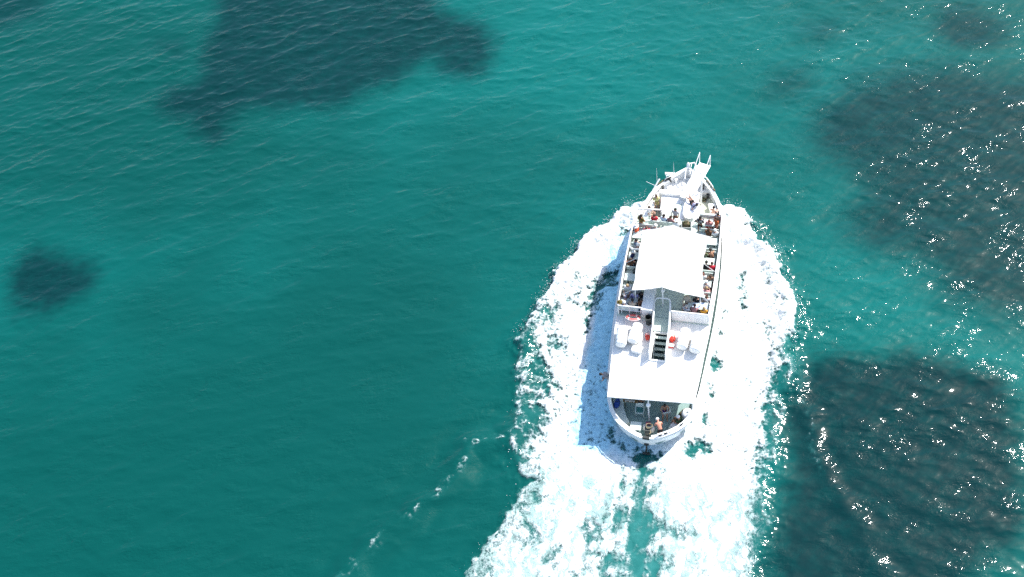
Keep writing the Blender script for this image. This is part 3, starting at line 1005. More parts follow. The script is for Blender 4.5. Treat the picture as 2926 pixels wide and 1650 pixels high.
# upper passenger deck
ud = MB()
ud.prism([(-3.05, 7.545), (3.0, 7.545), (3.06, 10.5), (3.06, 13.4), (2.95, 16.0), (-2.95, 16.0), (-3.06, 13.4), (-3.08, 10.5)], 3.26, 3.40)
upper = ud.build('upper_deck', 'deck', boat)
band = MB()
for s in (-1, 1):
    ys = [7.56, 9.0, 10.5, 12.0, 13.4, 14.7, 15.95]
    xs = [2.98, 3.02, 3.06, 3.06, 3.06, 3.01, 2.95]
    vs, fs = [], []
    for x, y in zip(xs, ys):
        vs += [(s * x, y, 3.2), (s * x, y, 4.30), (s * (x - .07), y, 4.30), (s * (x - .07), y, 3.404)]
    for k in range(len(ys) - 1):
        for q in range(4):
            fs.append((k * 4 + q, k * 4 + 4 + q, k * 4 + 4 + (q + 1) % 4, k * 4 + (q + 1) % 4))
    fs += [(0, 1, 2, 3), tuple((len(ys) - 1) * 4 + q for q in (3, 2, 1, 0))]
    band.add(vs, fs)
band.build('bulwark_panel', 'white', boat)
rails = MB()
for s in (-1, 1):
    rails.tube([(s * 2.94, 7.6, 4.42), (s * 2.98, 9.0, 4.42), (s * 3.02, 10.5, 4.42), (s * 3.02, 12, 4.42), (s * 3.02, 13.4, 4.42), (s * 2.97, 14.7, 4.42), (s * 2.91, 15.95, 4.42)], 0.048, 8)
rails.build('top_rail', 'rail', boat)
for s in (-1, 1):
    for k in range(7):
        y = 7.7 + k * 1.35
        x = (2.945 + 0.06 * min(1, (y - 7.6) / 3)) if y < 14 else 2.945
        MB().tube([(s * x, y, 4.30), (s * x, y, 4.42)], 0.03, 6).build('rail_post', 'rail', boat)
# white side ledge outside the upper deck, leaving a slot above the side passage
for s in (-1, 1):
    outer = [(s * (lerp_half(y) - (.30 if y > 7 else .26)), y) for y in (4.2, 5.5, 7.0, 8.5, 10.5, 12.5, 14.5, 15.9)]
    innr = [(s * (2.93 if y < 7.3 else 3.10), y) for y in (15.9, 14.5, 12.5, 10.5, 8.5, 7.4, 7.2, 5.5, 4.2)]
    innr = [(s * min(abs(a), abs(lerp_half(b)) - .36), b) for a, b in innr]
    MB().prism(outer + innr, 3.12, 3.19).build('side_ledge', 'white', boat)
# aft starboard wall and aft port open rail
MB().prism([(0.56, 7.565), (2.90, 7.565), (2.90, 7.63), (0.56, 7.63)], 3.404, 4.38).build('aft_panel', 'white', boat)
ar = MB()
ar.tube([(0.54, 7.6, 4.42), (2.92, 7.6, 4.42)], 0.05, 8)
ar.build('aft_rail', 'rail', boat)
pr = MB()
pr.tube([(-2.94, 7.6, 4.42), (-1.42, 7.6, 4.42)], 0.05, 8)
pr.tube([(-2.94, 7.6, 3.95), (-1.42, 7.6, 3.95)], 0.028, 6)
for x in (-2.92, -2.2, -1.44):
    pr.tube([(x, 7.6, 3.404), (x, 7.6, 4.42)], 0.03, 6)
pr.build('aft_rail', 'rail', boat)
# forward crossrails of the upper deck
for x0, x1 in ((-2.9, -1.15), (1.38, 2.9)):
    fr = MB()
    fr.tube([(x0, 16.0, 4.2), (x1, 16.05, 4.2)], 0.055, 8)
    for x in (x0 + .05, (x0 + x1) / 2, x1 - .05):
        fr.tube([(x, 16.02, 3.4), (x, 16.02, 4.2)], 0.03, 6)
    fr.build('forward_rail', 'rail', boat)
hoop = MB()
hp = [(-2.42 + .42 * math.cos(a), 15.55 + .34 * math.sin(a), 4.3) for a in np.linspace(0.4, 2 * math.pi - .4, 14)]
hoop.tube(hp, 0.03, 6)
hoop.tube([hp[0], (hp[0][0], hp[0][1], 3.4)], 0.025, 6)
hoop.tube([hp[-1], (hp[-1][0], hp[-1][1], 3.4)], 0.025, 6)
hoop.build('grab_hoop', 'steel', boat)

# stairs from the aft deck up through the roof
for k in range(8):
    z = 1.28 + k * 0.27
    y = 4.35 + k * 0.275
    MB().box((0.085, y, z), (0.80, 0.21, 0.035)).build('tread', 'deck', boat)
for x in (-.345, .515):
    st_ = MB()
    st_.box((x, 5.3, 2.15), (0.05, 3.05, 0.16), rx=math.atan2(.27, .275))
    st_.build('stringer', 'white', boat)
MB().ring([(-.45, 4.36), (.62, 4.36), (.62, 6.58), (-.45, 6.58)], [(-.36, 4.45), (.53, 4.45), (.53, 6.5), (-.36, 6.5)], 3.304, 3.40).build('hatch_coaming', 'white', boat)
# raised walkway from the stairs to the passenger deck
MB().prism([(-.52, 6.585), (.52, 6.585), (.52, 8.62), (-.70, 8.62)], 3.41, 3.48).build('walkway', 'deck', boat)
MB().box((0.0, 7.62, 3.49), (0.98, .03, .025)).build('walkway_seam', 'deck_aft', boat)
hr = MB()
hr.tube([(-.44, 4.42, 3.4), (-.44, 4.42, 4.15), (-.50, 6.5, 4.3), (-.66, 8.2, 4.3), (-.58, 8.52, 4.3), (-.40, 8.6, 4.3), (.18, 8.62, 4.3), (.34, 8.52, 4.3), (.40, 8.2, 4.3), (.55, 6.5, 4.3), (.60, 4.42, 4.15), (.60, 4.42, 3.4)], 0.055, 8)
hr.build('walkway_handrail', 'rail', boat)
sides = MB()
for pts in ([(-.45, 4.5), (-.52, 6.5), (-.67, 8.2)], [(.61, 4.5), (.57, 6.5), (.42, 8.2)]):
    (ax, ay), (bx, by), (cx, cy) = pts
    s = -1 if ax < 0 else 1
    vs, fs = [], []
    for x, y in pts:
        for dx in (0, s * .03):
            vs += [(x + dx, y, 3.404), (x + dx, y, 4.22)]
    for k in range(2):
        b = k * 4
        fs += [(b, b + 1, b + 5, b + 4), (b + 2, b + 3, b + 7, b + 6), (b + 1, b + 3, b + 7, b + 5)]
    fs += [(0, 1, 3, 2), (8, 9, 11, 10)]
    sides.add(vs, fs)
sides.build('walkway_side', 'white', boat)
mast = MB()
mast.tube([(-.12, 8.62, 3.4), (-.13, 8.62, 5.1)], 0.04, 8)
mast_ob = mast.build('light_mast', 'rail', boat)
MB().sphere((-.13, 8.62, 5.2), 0.14).build('globe', 'lamp', mast_ob)

# long locker beside the walkway
lk = MB()
lk.box((-1.04, 8.55, 3.9), (0.68, 2.1, 1.0))
locker = lk.build('locker', 'white', boat)
MB().box((-1.04, 8.55, 4.42), (0.74, 2.16, 0.035)).build('lid', 'white', locker)

# awning on poles
cn = MB()
NX, NY = 25, 21
vs, fs = [], []
for j in range(NY):
    v = j / (NY - 1)
    for i in range(NX):
        u = i / (NX - 1) * 2 - 1
        # fore and aft edges run back from the ridge, sides pulled in between the corners
        yr = 8.42 + (13.55 - 8.42) * v
        y = yr + (abs(u) * (-0.30 if v > .5 else -0.12) * abs(2 * v - 1))
        half_l = 1.93 + 0.10 * v
        half_r = 2.62 - 0.26 * v
        scal = 0.20 * math.sin(math.pi * v * 2) ** 2 + 0.10 * math.sin(math.pi * v)
        x = -0.15 + 0.03 * v + (u * (half_r + .10 - .26 * math.sin(math.pi * v) - .05 * math.sin(math.pi * v * 4) ** 2) if u > 0 else u * (half_l - .06 * math.sin(math.pi * v * 3) ** 2))
        edge_sag = 0.10 * math.sin(math.pi * v * 2) ** 2 * abs(u) ** 3
        z = 5.82 - 0.50 * abs(u) ** 1.12 - edge_sag - 0.10 * math.sin(math.pi * abs(u)) + 0.022 * math.sin(u * 9 + v * 7) * math.sin(v * 11) + 0.012 * math.sin(u * 23 - v * 5)
        vs.append((x, y, z))
for j in range(NY - 1):
    for i in range(NX - 1):
        a = j * NX + i
        fs.append((a, a + 1, a + NX + 1, a + NX))
cn.add(vs, fs)
cn.add([(x, y, z - .012) for x, y, z in vs], [f[::-1] for f in fs])
awning = cn.build('awning', 'canvas', boat, smooth=30)
seams = MB()
seams.tube([(vs[j * NX + 12][0], vs[j * NX + 12][1], vs[j * NX + 12][2]) for j in range(NY)], 0.03, 6)
for j in (0, NY - 1):
    seams.tube([vs[j * NX + i] for i in range(NX)], 0.016, 5)
for i in (0, NX - 1):
    seams.tube([vs[j * NX + i] for j in range(NY)], 0.016, 5)
seams.build('hem', 'canvas', awning)
corner = {(-1, 0): vs[0], (1, 0): vs[NX - 1], (-1, 1): vs[(NY - 1) * NX], (1, 1): vs[-1], (-1, .5): vs[10 * NX], (1, .5): vs[10 * NX + NX - 1]}
for (s, v), p in corner.items():
    MB().tube([(s * 2.93, p[1] + .1, 4.42), (p[0], p[1], p[2])], 0.022, 6).build('awning_strap', 'canvas', awning)
for x, y in ((-.15, 8.5), (-.12, 13.45), (-1.9, 8.4), (2.3, 8.4), (-1.9, 13.2), (2.1, 13.2)):
    zt = 5.8 if abs(x) < .3 else 5.36
    MB().tube([(x, y, 3.4), (x, y, zt)], 0.032, 8).build('awning_pole', 'rail', boat)
MB().tube([(-2.95, 12.55, 4.3), (-2.6, 12.0, 4.75), (-2.1, 11.75, 5.2)], [.05, .09, .04], 6).build('canvas_roll', 'canvas', awning)

# tables and benches across the upper deck
def table(x0, x1, y, top):
    t = MB()
    t.box(((x0 + x1) / 2, y, 4.12), (x1 - x0, 0.58, 0.045))
    o = t.build('table', top, boat)
    for x in (x0 + .22, x1 - .22):
        MB().tube([(x, y, 3.4), (x, y, 4.1)], 0.04, 8).build('table_leg', 'dark', o)
def bench(x0, x1, y, face):
    b = MB()
    b.box(((x0 + x1) / 2, y, 3.83), (x1 - x0, 0.40, 0.06))
    b.box(((x0 + x1) / 2, y - face * .22, 4.08), (x1 - x0, 0.05, 0.36))
    o = b.build('bench', 'bench', boat)
    for x in (x0 + .15, x1 - .15):
        MB().box((x, y, 3.6), (.06, .34, .40)).build('bench_leg', 'white', o)
for y in (8.32, 10.15, 11.95, 13.75):
    table(-2.9, -1.75 if y < 9 else -1.5, y, 'bench')
    table(1.5 if y < 9 else 1.8, 2.85, y + .12 - (0.1 if y > 13 else 0), 'bench' if y > 9 else 'bench')
for y, f in ((7.86, 1), (8.86, -1), (9.58, 1), (10.72, -1), (11.36, 1), (12.5, -1), (13.16, 1), (14.4, -1)):
    bench(-2.9, -1.62, y, f)
    bench(1.62, 2.85, y + .1, f)
bench(-2.0, -.1, 15.2, 1)
bench(1.45, 2.85, 15.72, -1)
table(1.75, 2.6, 15.95 - .6, 'bench')

# ---- raised trunk and fittings between upper deck and stem
tk = MB()
tk.prism([(-1.15, 16.06), (1.36, 16.06), (1.30, 17.0), (1.05, 18.3), (-1.55, 18.3), (-1.45, 17.0)], 1.6, lambda p: 3.36 - (p[1] - 16) * 0.14)
trunk = tk.build('fore_trunk', 'white', boat)
MB().prism([(-.95, 16.1), (-.05, 16.1), (-.02, 17.6), (-.72, 17.6)], lambda p: 3.364 - (p[1] - 16) * 0.14, lambda p: 3.375 - (p[1] - 16) * 0.14).build('deck_mat', 'deck', trunk)
hp_ = [(.30, 18.0), (.18, 17.0), (.20, 16.3), (.42, 15.95), (.68, 15.86), (.94, 15.95), (1.14, 16.3), (1.18, 17.0), (1.12, 18.0)]
MB().prism(hp_, 3.38, lambda p: 3.74 - (p[1] - 16) * 0.08).build('winch_house', 'white', boat)
MB().prism([(.58, 15.94), (.84, 15.94), (.71, 16.16)], 3.745, 3.755).build('vent', 'crate', boat)
MB().prism([(-1.75, 18.3), (1.05, 18.3), (1.0, 18.62), (-1.7, 18.62)], 2.0, 3.32).build('breakwater', 'white', boat)
MB().box((1.25, 15.98, 3.46), (.34, .10, .10)).build('speaker_box', 'dark', boat)
# bench along the starboard and port bow bulwark
for s in (1, -1):
    b = MB()
    b.prism([(s * 2.78, 16.4), (s * 2.56, 17.5), (s * 2.2, 18.5), (s * 1.75, 18.4), (s * 2.1, 17.4), (s * 2.28, 16.4)], 2.002, 2.44)
    b.build('bow_bench', 'white', boat)
# stem post
sp = MB()
sp.lathe([(.11, 0), (.12, .5), (.12, .72), (.10, .82), (.05, .88)], (0.02, 20.86, 2.95), 12)
sp.build('stem_post', 'white', boat)

# boarding gangway stowed over the bow
gz = 3.30
ga_, gb_ = (0.22, 17.75), (1.17, 21.35)
gd = Vector((gb_[0] - ga_[0], gb_[1] - ga_[1])).normalized()
gn = Vector((gd.y, -gd.x))
gp = lambda t, s, z=gz: (ga_[0] + (gb_[0] - ga_[0]) * t + gn.x * s, ga_[1] + (gb_[1] - ga_[1]) * t + gn.y * s, z + 0.35 * (1 - t) * .9)
gangway = MB()
gangway.add([gp(0, -.37), gp(0, .37), gp(1, .37), gp(1, -.37), gp(0, -.37, gz - .09), gp(0, .37, gz - .09), gp(1, .37, gz - .09), gp(1, -.37, gz - .09)],
            [(0, 1, 2, 3), (7, 6, 5, 4), (0, 4, 5, 1), (1, 5, 6, 2), (2, 6, 7, 3), (3, 7, 4, 0)])
gang = gangway.build('gangway', 'white', boat)
for k in range(12):
    t = 0.05 + k * 0.08
    MB().add([gp(t, -.3, gz + .004), gp(t, .3, gz + .004), gp(t + .012, .3, gz + .004), gp(t + .012, -.3, gz + .004), gp(t, -.3, gz + .03), gp(t, .3, gz + .03), gp(t + .012, .3, gz + .03), gp(t + .012, -.3, gz + .03)],
             [(0, 3, 2, 1), (4, 5, 6, 7), (0, 1, 5, 4), (1, 2, 6, 5), (2, 3, 7, 6), (3, 0, 4, 7)]).build('cleat_strip', 'white', gang)
for s in (-.40, .40):
    h = MB()
    top = Vector(gp(.98, s, gz + 1.15))
    h.tube([gp(.98, s, gz - .05), top], 0.03, 6)
    h.tube([top, gp(.52, s, gz + .02)], 0.03, 6)
    h.tube([gp(.80, s, gz), Vector(gp(.80, s, gz + .70))], 0.022, 6)
    h.tube([gp(.0, s, gz), gp(1.0, s, gz)], 0.04, 6)
    h.build('gangway_handrail', 'rail', gang)
lh = MB()
lh.tube([(-.12, 20.0, 3.05), (-.12, 20.55, 3.5), (.10, 21.0, 3.62), (.42, 21.12, 3.62), (.58, 20.9, 3.55), (.55, 20.2, 3.3)], 0.05, 8)
lh.tube([(.2, 20.3, 3.2), (.24, 21.02, 3.6)], 0.028, 6)
lh.build('bow_hoop', 'rail', boat)
MB().tube([(1.21, 18.66, 2.0), (1.21, 18.74, 4.62)], 0.065, 10).build('derrick_post', 'rail', boat)
MB().tube([(1.21, 18.74, 4.6), (.95, 20.2, 3.5)], 0.016, 5).build('derrick_stay', 'steel', boat)
# bow rails
for s in (1, -1):
    r_ = MB()
    pts = [(s * 1.95, 19.45, sheer(19.4) + .35), (s * 1.45, 20.05, sheer(20) + .42), (s * .92, 20.42, sheer(20.4) + .45), (s * .30, 20.85, sheer(20.8) + .5)]
    if s < 0:
        continue
    pts = pts[:3]
    r_.tube(pts, 0.035, 6)
    for p in pts:
        r_.tube([(p[0], p[1], sheer(p[1]) + .07), p], 0.028, 6)
    r_.build('bow_rail', 'rail', boat)
MB().tube([(-1.42, 19.98, 2.2), (-1.42, 19.98, 3.3), (-.85, 20.15, 3.34)], [.05, .06, .11], 10).build('davit_arm', 'white', boat)
MB().tube([(-1.0, 20.15, 3.34), (-1.55, 20.1, 3.36)], 0.10, 10).build('davit_head', 'white', boat)
anch = MB()
anch.tube([(-1.25, 19.95, 3.0), (-1.05, 19.7, 2.95)], 0.07, 8)
anch.tube([(-1.5, 19.75, 2.98), (-1.3, 20.0, 2.98), (-1.1, 20.12, 2.98)], 0.06, 8)
anch.build('anchor', 'dark', boat)
wl_ = MB()
wl_.tube([(-.35, 19.35, 2.7), (.35, 19.35, 2.7)], 0.17, 12)
wl_.box((0, 19.35, 2.52), (.4, .35, .2))
wl_.build('windlass', 'white', boat)
for x, y in ((-1.62, 19.35), (1.62, 19.3), (-.75, 20.1), (.95, 20.05), (1.2, 19.75)):
    z = 2.0 if (x > 1.1 and y < 19.45) else 2.42
    c_ = MB()
    c_.lathe([(.09, 0), (.075, .1), (.075, .3), (.11, .34), (.11, .40), (.05, .43)], (x, y, z), 10)
    c_.build('bollard', 'dark' if x > 1.1 or x < -1.5 else 'white', boat)
for p in (((1.75, 19.72, 2.95), (1.95, 19.5, 2.9), (2.1, 19.3, 2.86)), ((-1.98, 19.42, 2.9), (-1.75, 19.66, 2.94), (-1.6, 19.85, 2.97)), ((1.4, 20.1, 3.02), (1.62, 19.92, 2.98), (1.7, 19.75, 2.95))):
    MB().tube(p, 0.055, 7).build('mooring_line', 'olive', boat)
MB().tube([(1.15, 18.95, 2.06), (1.5, 18.9, 2.06), (1.56, 19.12, 2.08), (1.22, 19.2, 2.1), (1.16, 19.0, 2.15), (1.45, 19.0, 2.17)], 0.06, 7).build('mooring_coil', 'olive', boat)
MB().tube([(-2.04, 19.45, 2.85), (-2.10, 19.75, 4.25)], [.018, .006], 5).build('antenna', 'rail', boat)
MB().tube([(-.95, 20.45, 2.95), (-1.02, 20.7, 3.95)], [.018, .006], 5).build('antenna', 'rail', boat)
MB().tube([(-2.1, 19.3, 2.85), (-2.85, 19.55, 2.95)], [.02, .012], 5).build('boat_hook', 'rail', boat)
MB().tube([(-2.30, 18.95, 2.72), (-1.88, 19.62, 3.3)], [.04, .055], 6).build('flag_staff', 'rail', boat)

# ---- stern: seats round the rail, stern gate, rudder head
for s in (-1, 1):
    pts_o = [(s * a, b) for a, b in ((2.55, 2.4), (2.42, 1.75), (2.2, 1.2), (1.92, .82), (1.62, .5))]
    pts_i = [(s * a, b) for a, b in ((1.25, .78), (1.5, 1.15), (1.75, 1.7), (1.9, 2.4))]
    if s > 0:
        pts_o, pts_i = pts_o[2:], pts_i[:2]
    MB().prism(pts_o + pts_i, 1.0, 1.46).build('stern_seat', 'bench', boat)
sr = MB()
for s in (-1, 1):
    line = [(a * s, b) for a, b in inset(HALF, 0.0) if b < 3.2][2:]
    line = [(x * .955, y + .08) for x, y in line]
    sr.tube([(x, y, 2.28) for x, y in line], 0.035, 7)
    for x, y in line[::2]:
        sr.tube([(x, y, 2.0), (x, y, 2.28)], 0.025, 6)
sr.build('stern_rail', 'rail', boat)
gt = MB()
gt.box((0.0, -.43, 1.90), (.44, .17, .22))
gt.build('stern_gate', 'dark', boat)
rd = MB()
rd.box((0, -.40, 0.95), (.30, .10, .12))
rd.tube([(0, -.36, .95), (0, -.60, -.15)], 0.05, 8)
rd.box((0, -.62, .12), (.46, .14, .10))
rd.build('rudder_head', 'dark', boat)
for x, y, a in ((1.18, -.02, .5), (.86, -.2, .4), (2.05, .72, .8)):
    c_ = MB()
    c_.tube([(x - .13 * math.cos(a), y - .13 * math.sin(a), 2.10), (x + .13 * math.cos(a), y + .13 * math.sin(a), 2.10)], 0.035, 6)
    c_.tube([(x, y, 2.02), (x, y, 2.10)], 0.04, 6)
    c_.build('deck_cleat', 'dark', boat)
lp = MB()
lp.tube([(-.08, 1.36, 1.0), (-.1, 1.40, 2.78)], [.05, .05], 8)
lp.tube([(-.1, 1.40, 2.9), (-.1, 1.50, 3.22)], .045, 8)
lp_o = lp.build('stern_lamp_post', 'rail', boat)
MB().sphere((-.1, 1.40, 2.84), .16).build('globe', 'lamp', lp_o)

# ------------------------------------------------------------------ things lying or standing on the boat
def raft(x, y, z, tilt, label):
    o = empty('life_raft', x, y, z, tilt)
    tag(o, label, 'life raft', 'life raft canisters on the rear roof')
    c = MB()
    L, r = 1.42, .36
    rot = Euler((R(90), 0, 0))
    prof = [(r * .60, -L / 2), (r * .90, -L / 2 + .05), (r, -L / 2 + .14), (r, -.05), (r * 1.05, -.035), (r * 1.05, .035), (r, .05), (r, L / 2 - .14), (r * .90, L / 2 - .05), (r * .60, L / 2)]
    c.lathe(prof, (0, 0, .48), 24, rot)
    c.build('canister', 'raft', o)
    for yy in (-.4, .4):
        b = MB()
        b.tube([(r * 1.012 * math.cos(a), yy, .48 + r * 1.012 * math.sin(a)) for a in np.linspace(0, 2 * math.pi, 25)[:-1]], .014, 5, closed=True)
        b.build('strap', 'crate', o)
        k = MB()
        k.box((0, yy, .06), (.62, .07, .12))
        k.box((.27, yy, .17), (.06, .07, .22), ry=-.5)
        k.box((-.27, yy, .17), (.06, .07, .22), ry=.5)
        k.build('cradle', 'steel', o)
raft(-2.42, 5.65, 3.305, R(4), 'white life raft canister at the port edge of the rear roof')
raft(-1.58, 6.0, 3.305, R(-8), 'white life raft canister between the port edge canister and the stair rail')
raft(1.55, 6.0, 3.305, R(-4), 'white life raft canister just starboard of the orange bags by the stairs')
raft(2.40, 5.85, 3.305, R(-6), 'white life raft canister at the starboard edge of the rear roof')

bx = empty('storage_box', -1.32, 4.95, 3.305, R(-10))
tag(bx, 'small white lidded box behind the port life rafts', 'box')
MB().box((0, 0, .15), (.62, .40, .30)).build('body', 'white', bx)
MB().box((0, 0, .32), (.66, .44, .05)).build('lid', 'white', bx)

def bag(name, label, x, y, z, rz, size, mat, cat='bag', strap='dark'):
    o = empty(name, x, y, z, rz)
    tag(o, label, cat)
    b = MB()
    sx, sy, sz = size
    vs, fs = [], []
    n = 14
    prof = ((.75, 0), (1.0, .12), (1.04, .4), (.98, .7), (.72, .92), (.25, 1.0))
    for k, zz in prof:
        for i in range(n):
            a = 2 * math.pi * i / n
            w = 1 + .07 * math.sin(3 * a + zz * 5)
            ca, sa = math.cos(a), math.sin(a)
            e = 0.7
            vs.append((sx / 2 * k * w * math.copysign(abs(ca) ** e, ca), sy / 2 * k * w * math.copysign(abs(sa) ** e, sa), sz * zz))
    for i in range(len(prof) - 1):
        for q in range(n):
            fs.append((i * n + q, i * n + (q + 1) % n, (i + 1) * n + (q + 1) % n, (i + 1) * n + q))
    fs += [tuple(range(n))[::-1], tuple((len(prof) - 1) * n + q for q in range(n))]
    b.add(vs, fs)
    b.build('body', mat, o)
    h = MB()
    h.tube([(-sx * .22, 0, sz * .9), (-sx * .18, 0, sz * 1.18), (sx * .18, 0, sz * 1.18), (sx * .22, 0, sz * .9)], .022, 6)
    h.build('handle', strap, o)
    return o
bag('life_jacket_bag', 'orange-red bag beside the port stair rail', -.80, 6.05, 3.305, R(12), (.30, .42, .42), 'red', strap='paper')
bag('life_jacket_bag', 'orange-red bag beside the starboard stair rail', .82, 6.12, 3.305, R(-8), (.34, .44, .42), 'red', strap='paper')
rbx = empty('red_case', .80, 5.62, 3.305, R(-6))
tag(rbx, 'flat red case with white lid by the starboard stair rail', 'case')
MB().box((0, 0, .08), (.36, .26, .16)).build('body', 'red', rbx)
MB().box((0, -.02, .18), (.38, .20, .04)).build('lid', 'white', rbx)

lb = empty('life_ring', -1.9, 7.5, 3.95, 0)
tag(lb, 'faded red life ring hung on the aft port rail', 'life ring')
ring_m = MB()
ring_m.tube([(.40 * math.cos(a), -.30 - .33 * math.sin(a), -.16 + .22 * math.sin(a)) for a in np.linspace(0, 2 * math.pi, 29)[:-1]], .085, 10, closed=True)
ring_m.build('ring', 'ring', lb)
for q in range(4):
    a0 = q * math.pi / 2 + .5
    w = MB()
    w.tube([(.40 * math.cos(a), -.30 - .33 * math.sin(a), -.16 + .22 * math.sin(a)) for a in (a0, a0 + .12, a0 + .24)], .092, 10)
    w.build('band', 'white', lb)
gl = MB()
gl.tube([(.51 * math.cos(a), -.30 - .42 * math.sin(a), -.16 + .28 * math.sin(a)) for a in np.linspace(0, 2 * math.pi, 25)[:-1]], .014, 5, closed=True)
gl.build('grab_line', 'paper', lb)

bn = empty('waste_bin', -.90, 7.15, 3.305, 0)
tag(bn, 'open dark grey bin standing beside the walkway', 'bin')
b = MB()
b.lathe([(.15, 0), (.16, .03), (.205, .74), (.225, .76), (.225, .80), (.195, .80), (.19, .76), (.145, .05)], (0, 0, 0), 18)
b.build('body', 'bin', bn)
MB().lathe([(.14, .40), (.175, .42), (.10, .47), (.03, .48)], (0, 0, 0), 12).build('liner', 'dark', bn)

def towel(label, x, y, z, sx, sy, mat, rz=0):
    t = MB()
    nx, ny = 9, 7
    top, bot = [], []
    for j in range(ny):
        for i in range(nx):
            u, v = i / (nx - 1) - .5, j / (ny - 1) - .5
            zz = .018 + .012 * math.sin(u * 14 + v * 6) * math.cos(v * 9)
            top.append((u * sx + .02 * math.sin(v * 8), v * sy + .02 * math.sin(u * 7), zz))
            bot.append((u * sx + .02 * math.sin(v * 8), v * sy + .02 * math.sin(u * 7), 0.002))
    fs = []
    for j in range(ny - 1):
        for i in range(nx - 1):
            a = j * nx + i
            fs.append((a, a + 1, a + nx + 1, a + nx))
    t.add(top, fs)
    t.add(bot, [f[::-1] for f in fs])
    o = t.build('towel', mat)
    put(o, x, y, z, rz)
    return tag(o, label, 'towel')
towel('bright blue towel spread on the bench end at the aft port rail', -1.62, 7.98, 3.865, .62, .36, 'cyan')
towel('blue and white striped towel laid over the aft starboard table', 2.3, 8.44, 4.146, .95, .42, 'stripe', R(4))
towel('red and pink striped towel over the forward starboard bench', 2.15, 15.72, 3.865, 1.1, .36, 'stripepink')

cr_ = empty('grey_crate', .56, 15.35, 3.404, R(6))
tag(cr_, 'grey open crate at the forward edge of the awning', 'crate')
c = MB()
c.box((0, 0, .03), (.66, .58, .05))
for a, b_, s1, s2 in ((0, .28, .66, .04), (0, -.28, .66, .04), (.32, 0, .04, .52), (-.32, 0, .04, .52)):
    c.box((a, b_, .19), (s1, s2, .27))
c.build('body', 'crate', cr_)
bag('rucksack', 'bulging olive and brown rucksack stuffed in the grey crate', .54, 15.42, 3.47, R(10), (.50, .46, .42), 'olive')
bag('rucksack', 'dark grey rucksack on the port bench ahead of the first port table', -2.25, 10.68, 3.865, R(10), (.40, .30, .46), 'bin')
bag('sports_bag', 'bright blue bag on the port stern seat under the roof edge', -2.22, 1.9, 1.465, R(-8), (.36, .62, .38), 'blue')
bag('dry_bag', 'long olive bag leaning at the starboard stern rail', 2.02, 2.0, 1.0, R(-38), (.30, .85, .55), 'olive')

fb_ = empty('round_float', 2.35, 1.75, 1.46, 0)
tag(fb_, 'big round white float at the starboard quarter', 'float')
f_ = MB()
f_.lathe([(.10, 0), (.30, .04), (.40, .16), (.41, .26), (.34, .40), (.16, .48), (.06, .49)], (0, 0, 0), 18)
f_.build('body', 'raft', fb_)
f_ = MB()
f_.lathe([(.06, .48), (.07, .56), (.04, .58)], (0, 0, 0), 10)
f_.build('neck', 'crate', fb_)
fs_ = empty('float_stand', 2.35, 1.75, 1.0, 0)
tag(fs_, 'low white locker under the round float', 'locker')
MB().box((0, 0, .22), (.62, .62, .44)).build('body', 'bench', fs_)
MB().box((0, 0, .445), (.66, .66, .02)).build('lid', 'bench', fs_)

def armchair(x, y, z, rz, label):
    o = empty('deck_chair', x, y, z, rz)
    tag(o, label, 'chair', 'white moulded chairs on the aft deck')
    s = MB()
    s.box((0, 0, .43), (.50, .48, .035))
    s.build('seat', 'bench', o)
    b = MB()
    b.box((0, -.25, .68), (.50, .035, .48), rx=R(12))
    b.build('backrest', 'bench', o)
    for sx in (-1, 1):
        a = MB()
        a.box((sx * .265, -.02, .64), (.05, .44, .03))
        a.build('armrest', 'bench', o)
        for sy in (-1, 1):
            l = MB()
            l.tube([(sx * .22, sy * .20, .42), (sx * .265, sy * .24, 0)], [.028, .022], 6)
            if sy > 0:
                l.tube([(sx * .265, .17, .64), (sx * .25, .19, .42)], .022, 6)
            l.build('leg', 'bench', o)
    return o
armchair(-.72, 1.68, 1.0, R(185), 'white moulded chair with a teal cushion on the aft deck')
armchair(.95, 1.85, 1.0, R(20), 'white moulded chair under the person in purple shorts')
cu_ = MB()
cu_.box((0, 0, .05), (.42, .40, .09))
put(tag(cu_.build('cushion', 'teal'), 'teal cushion on the white moulded chair', 'cushion'), -.72, 1.74, 1.45, R(5))
tb_ = empty('side_table', -.78, .42, 1.0, R(2))
tag(tb_, 'square pale table on the aft deck near the stern gate', 'table')
MB().box((0, 0, .70), (.70, .58, .04)).build('table_top', 'bench', tb_)
for sx in (-1, 1):
    for sy in (-1, 1):
        MB().tube([(sx * .26, sy * .20, .68), (sx * .30, sy * .24, 0)], .022, 6).build('leg', 'bench', tb_)
wp = MB()
wp.box((0, 0, .012), (.30, .40, .02))
put(tag(wp.build('folded_card', 'paper'), 'white folded card on the starboard stern seat', 'card'), 1.55, .98, 1.462, R(-35))

# fishing gear and canisters by the stern gate
gp_ = empty('gas_bottle', -.22, .62, 1.0, 0)
tag(gp_, 'white bottle standing on the port side of the stern gear', 'bottle', 'white bottles by the stern gate')
g = MB()
g.lathe([(.13, 0), (.15, .04), (.15, .42), (.12, .52), (.05, .57)], (0, 0, 0), 14)
g.build('body', 'raft', gp_)
MB().lathe([(.05, .56), (.06, .64), (.03, .66)], (0, 0, 0), 8).build('valve', 'steel', gp_)
g2 = empty('gas_bottle', .24, .58, 1.0, 0)
tag(g2, 'white bottle between the stern gear and the bending man', 'bottle', 'white bottles by the stern gate')
for ch in gp_.children:
    c = ch.copy()
    COL.objects.link(c)
    c.parent = g2
og = empty('outboard_motor', 0.0, .22, 1.0, R(8))
tag(og, 'dark outboard motor with coiled hoses by the stern gate', 'motor')
o1 = MB()
o1.box((0, 0, .62), (.36, .48, .34))
o1.box((0, .02, .82), (.28, .36, .10))
o1.build('cowl', 'bin', og)
o2 = MB()
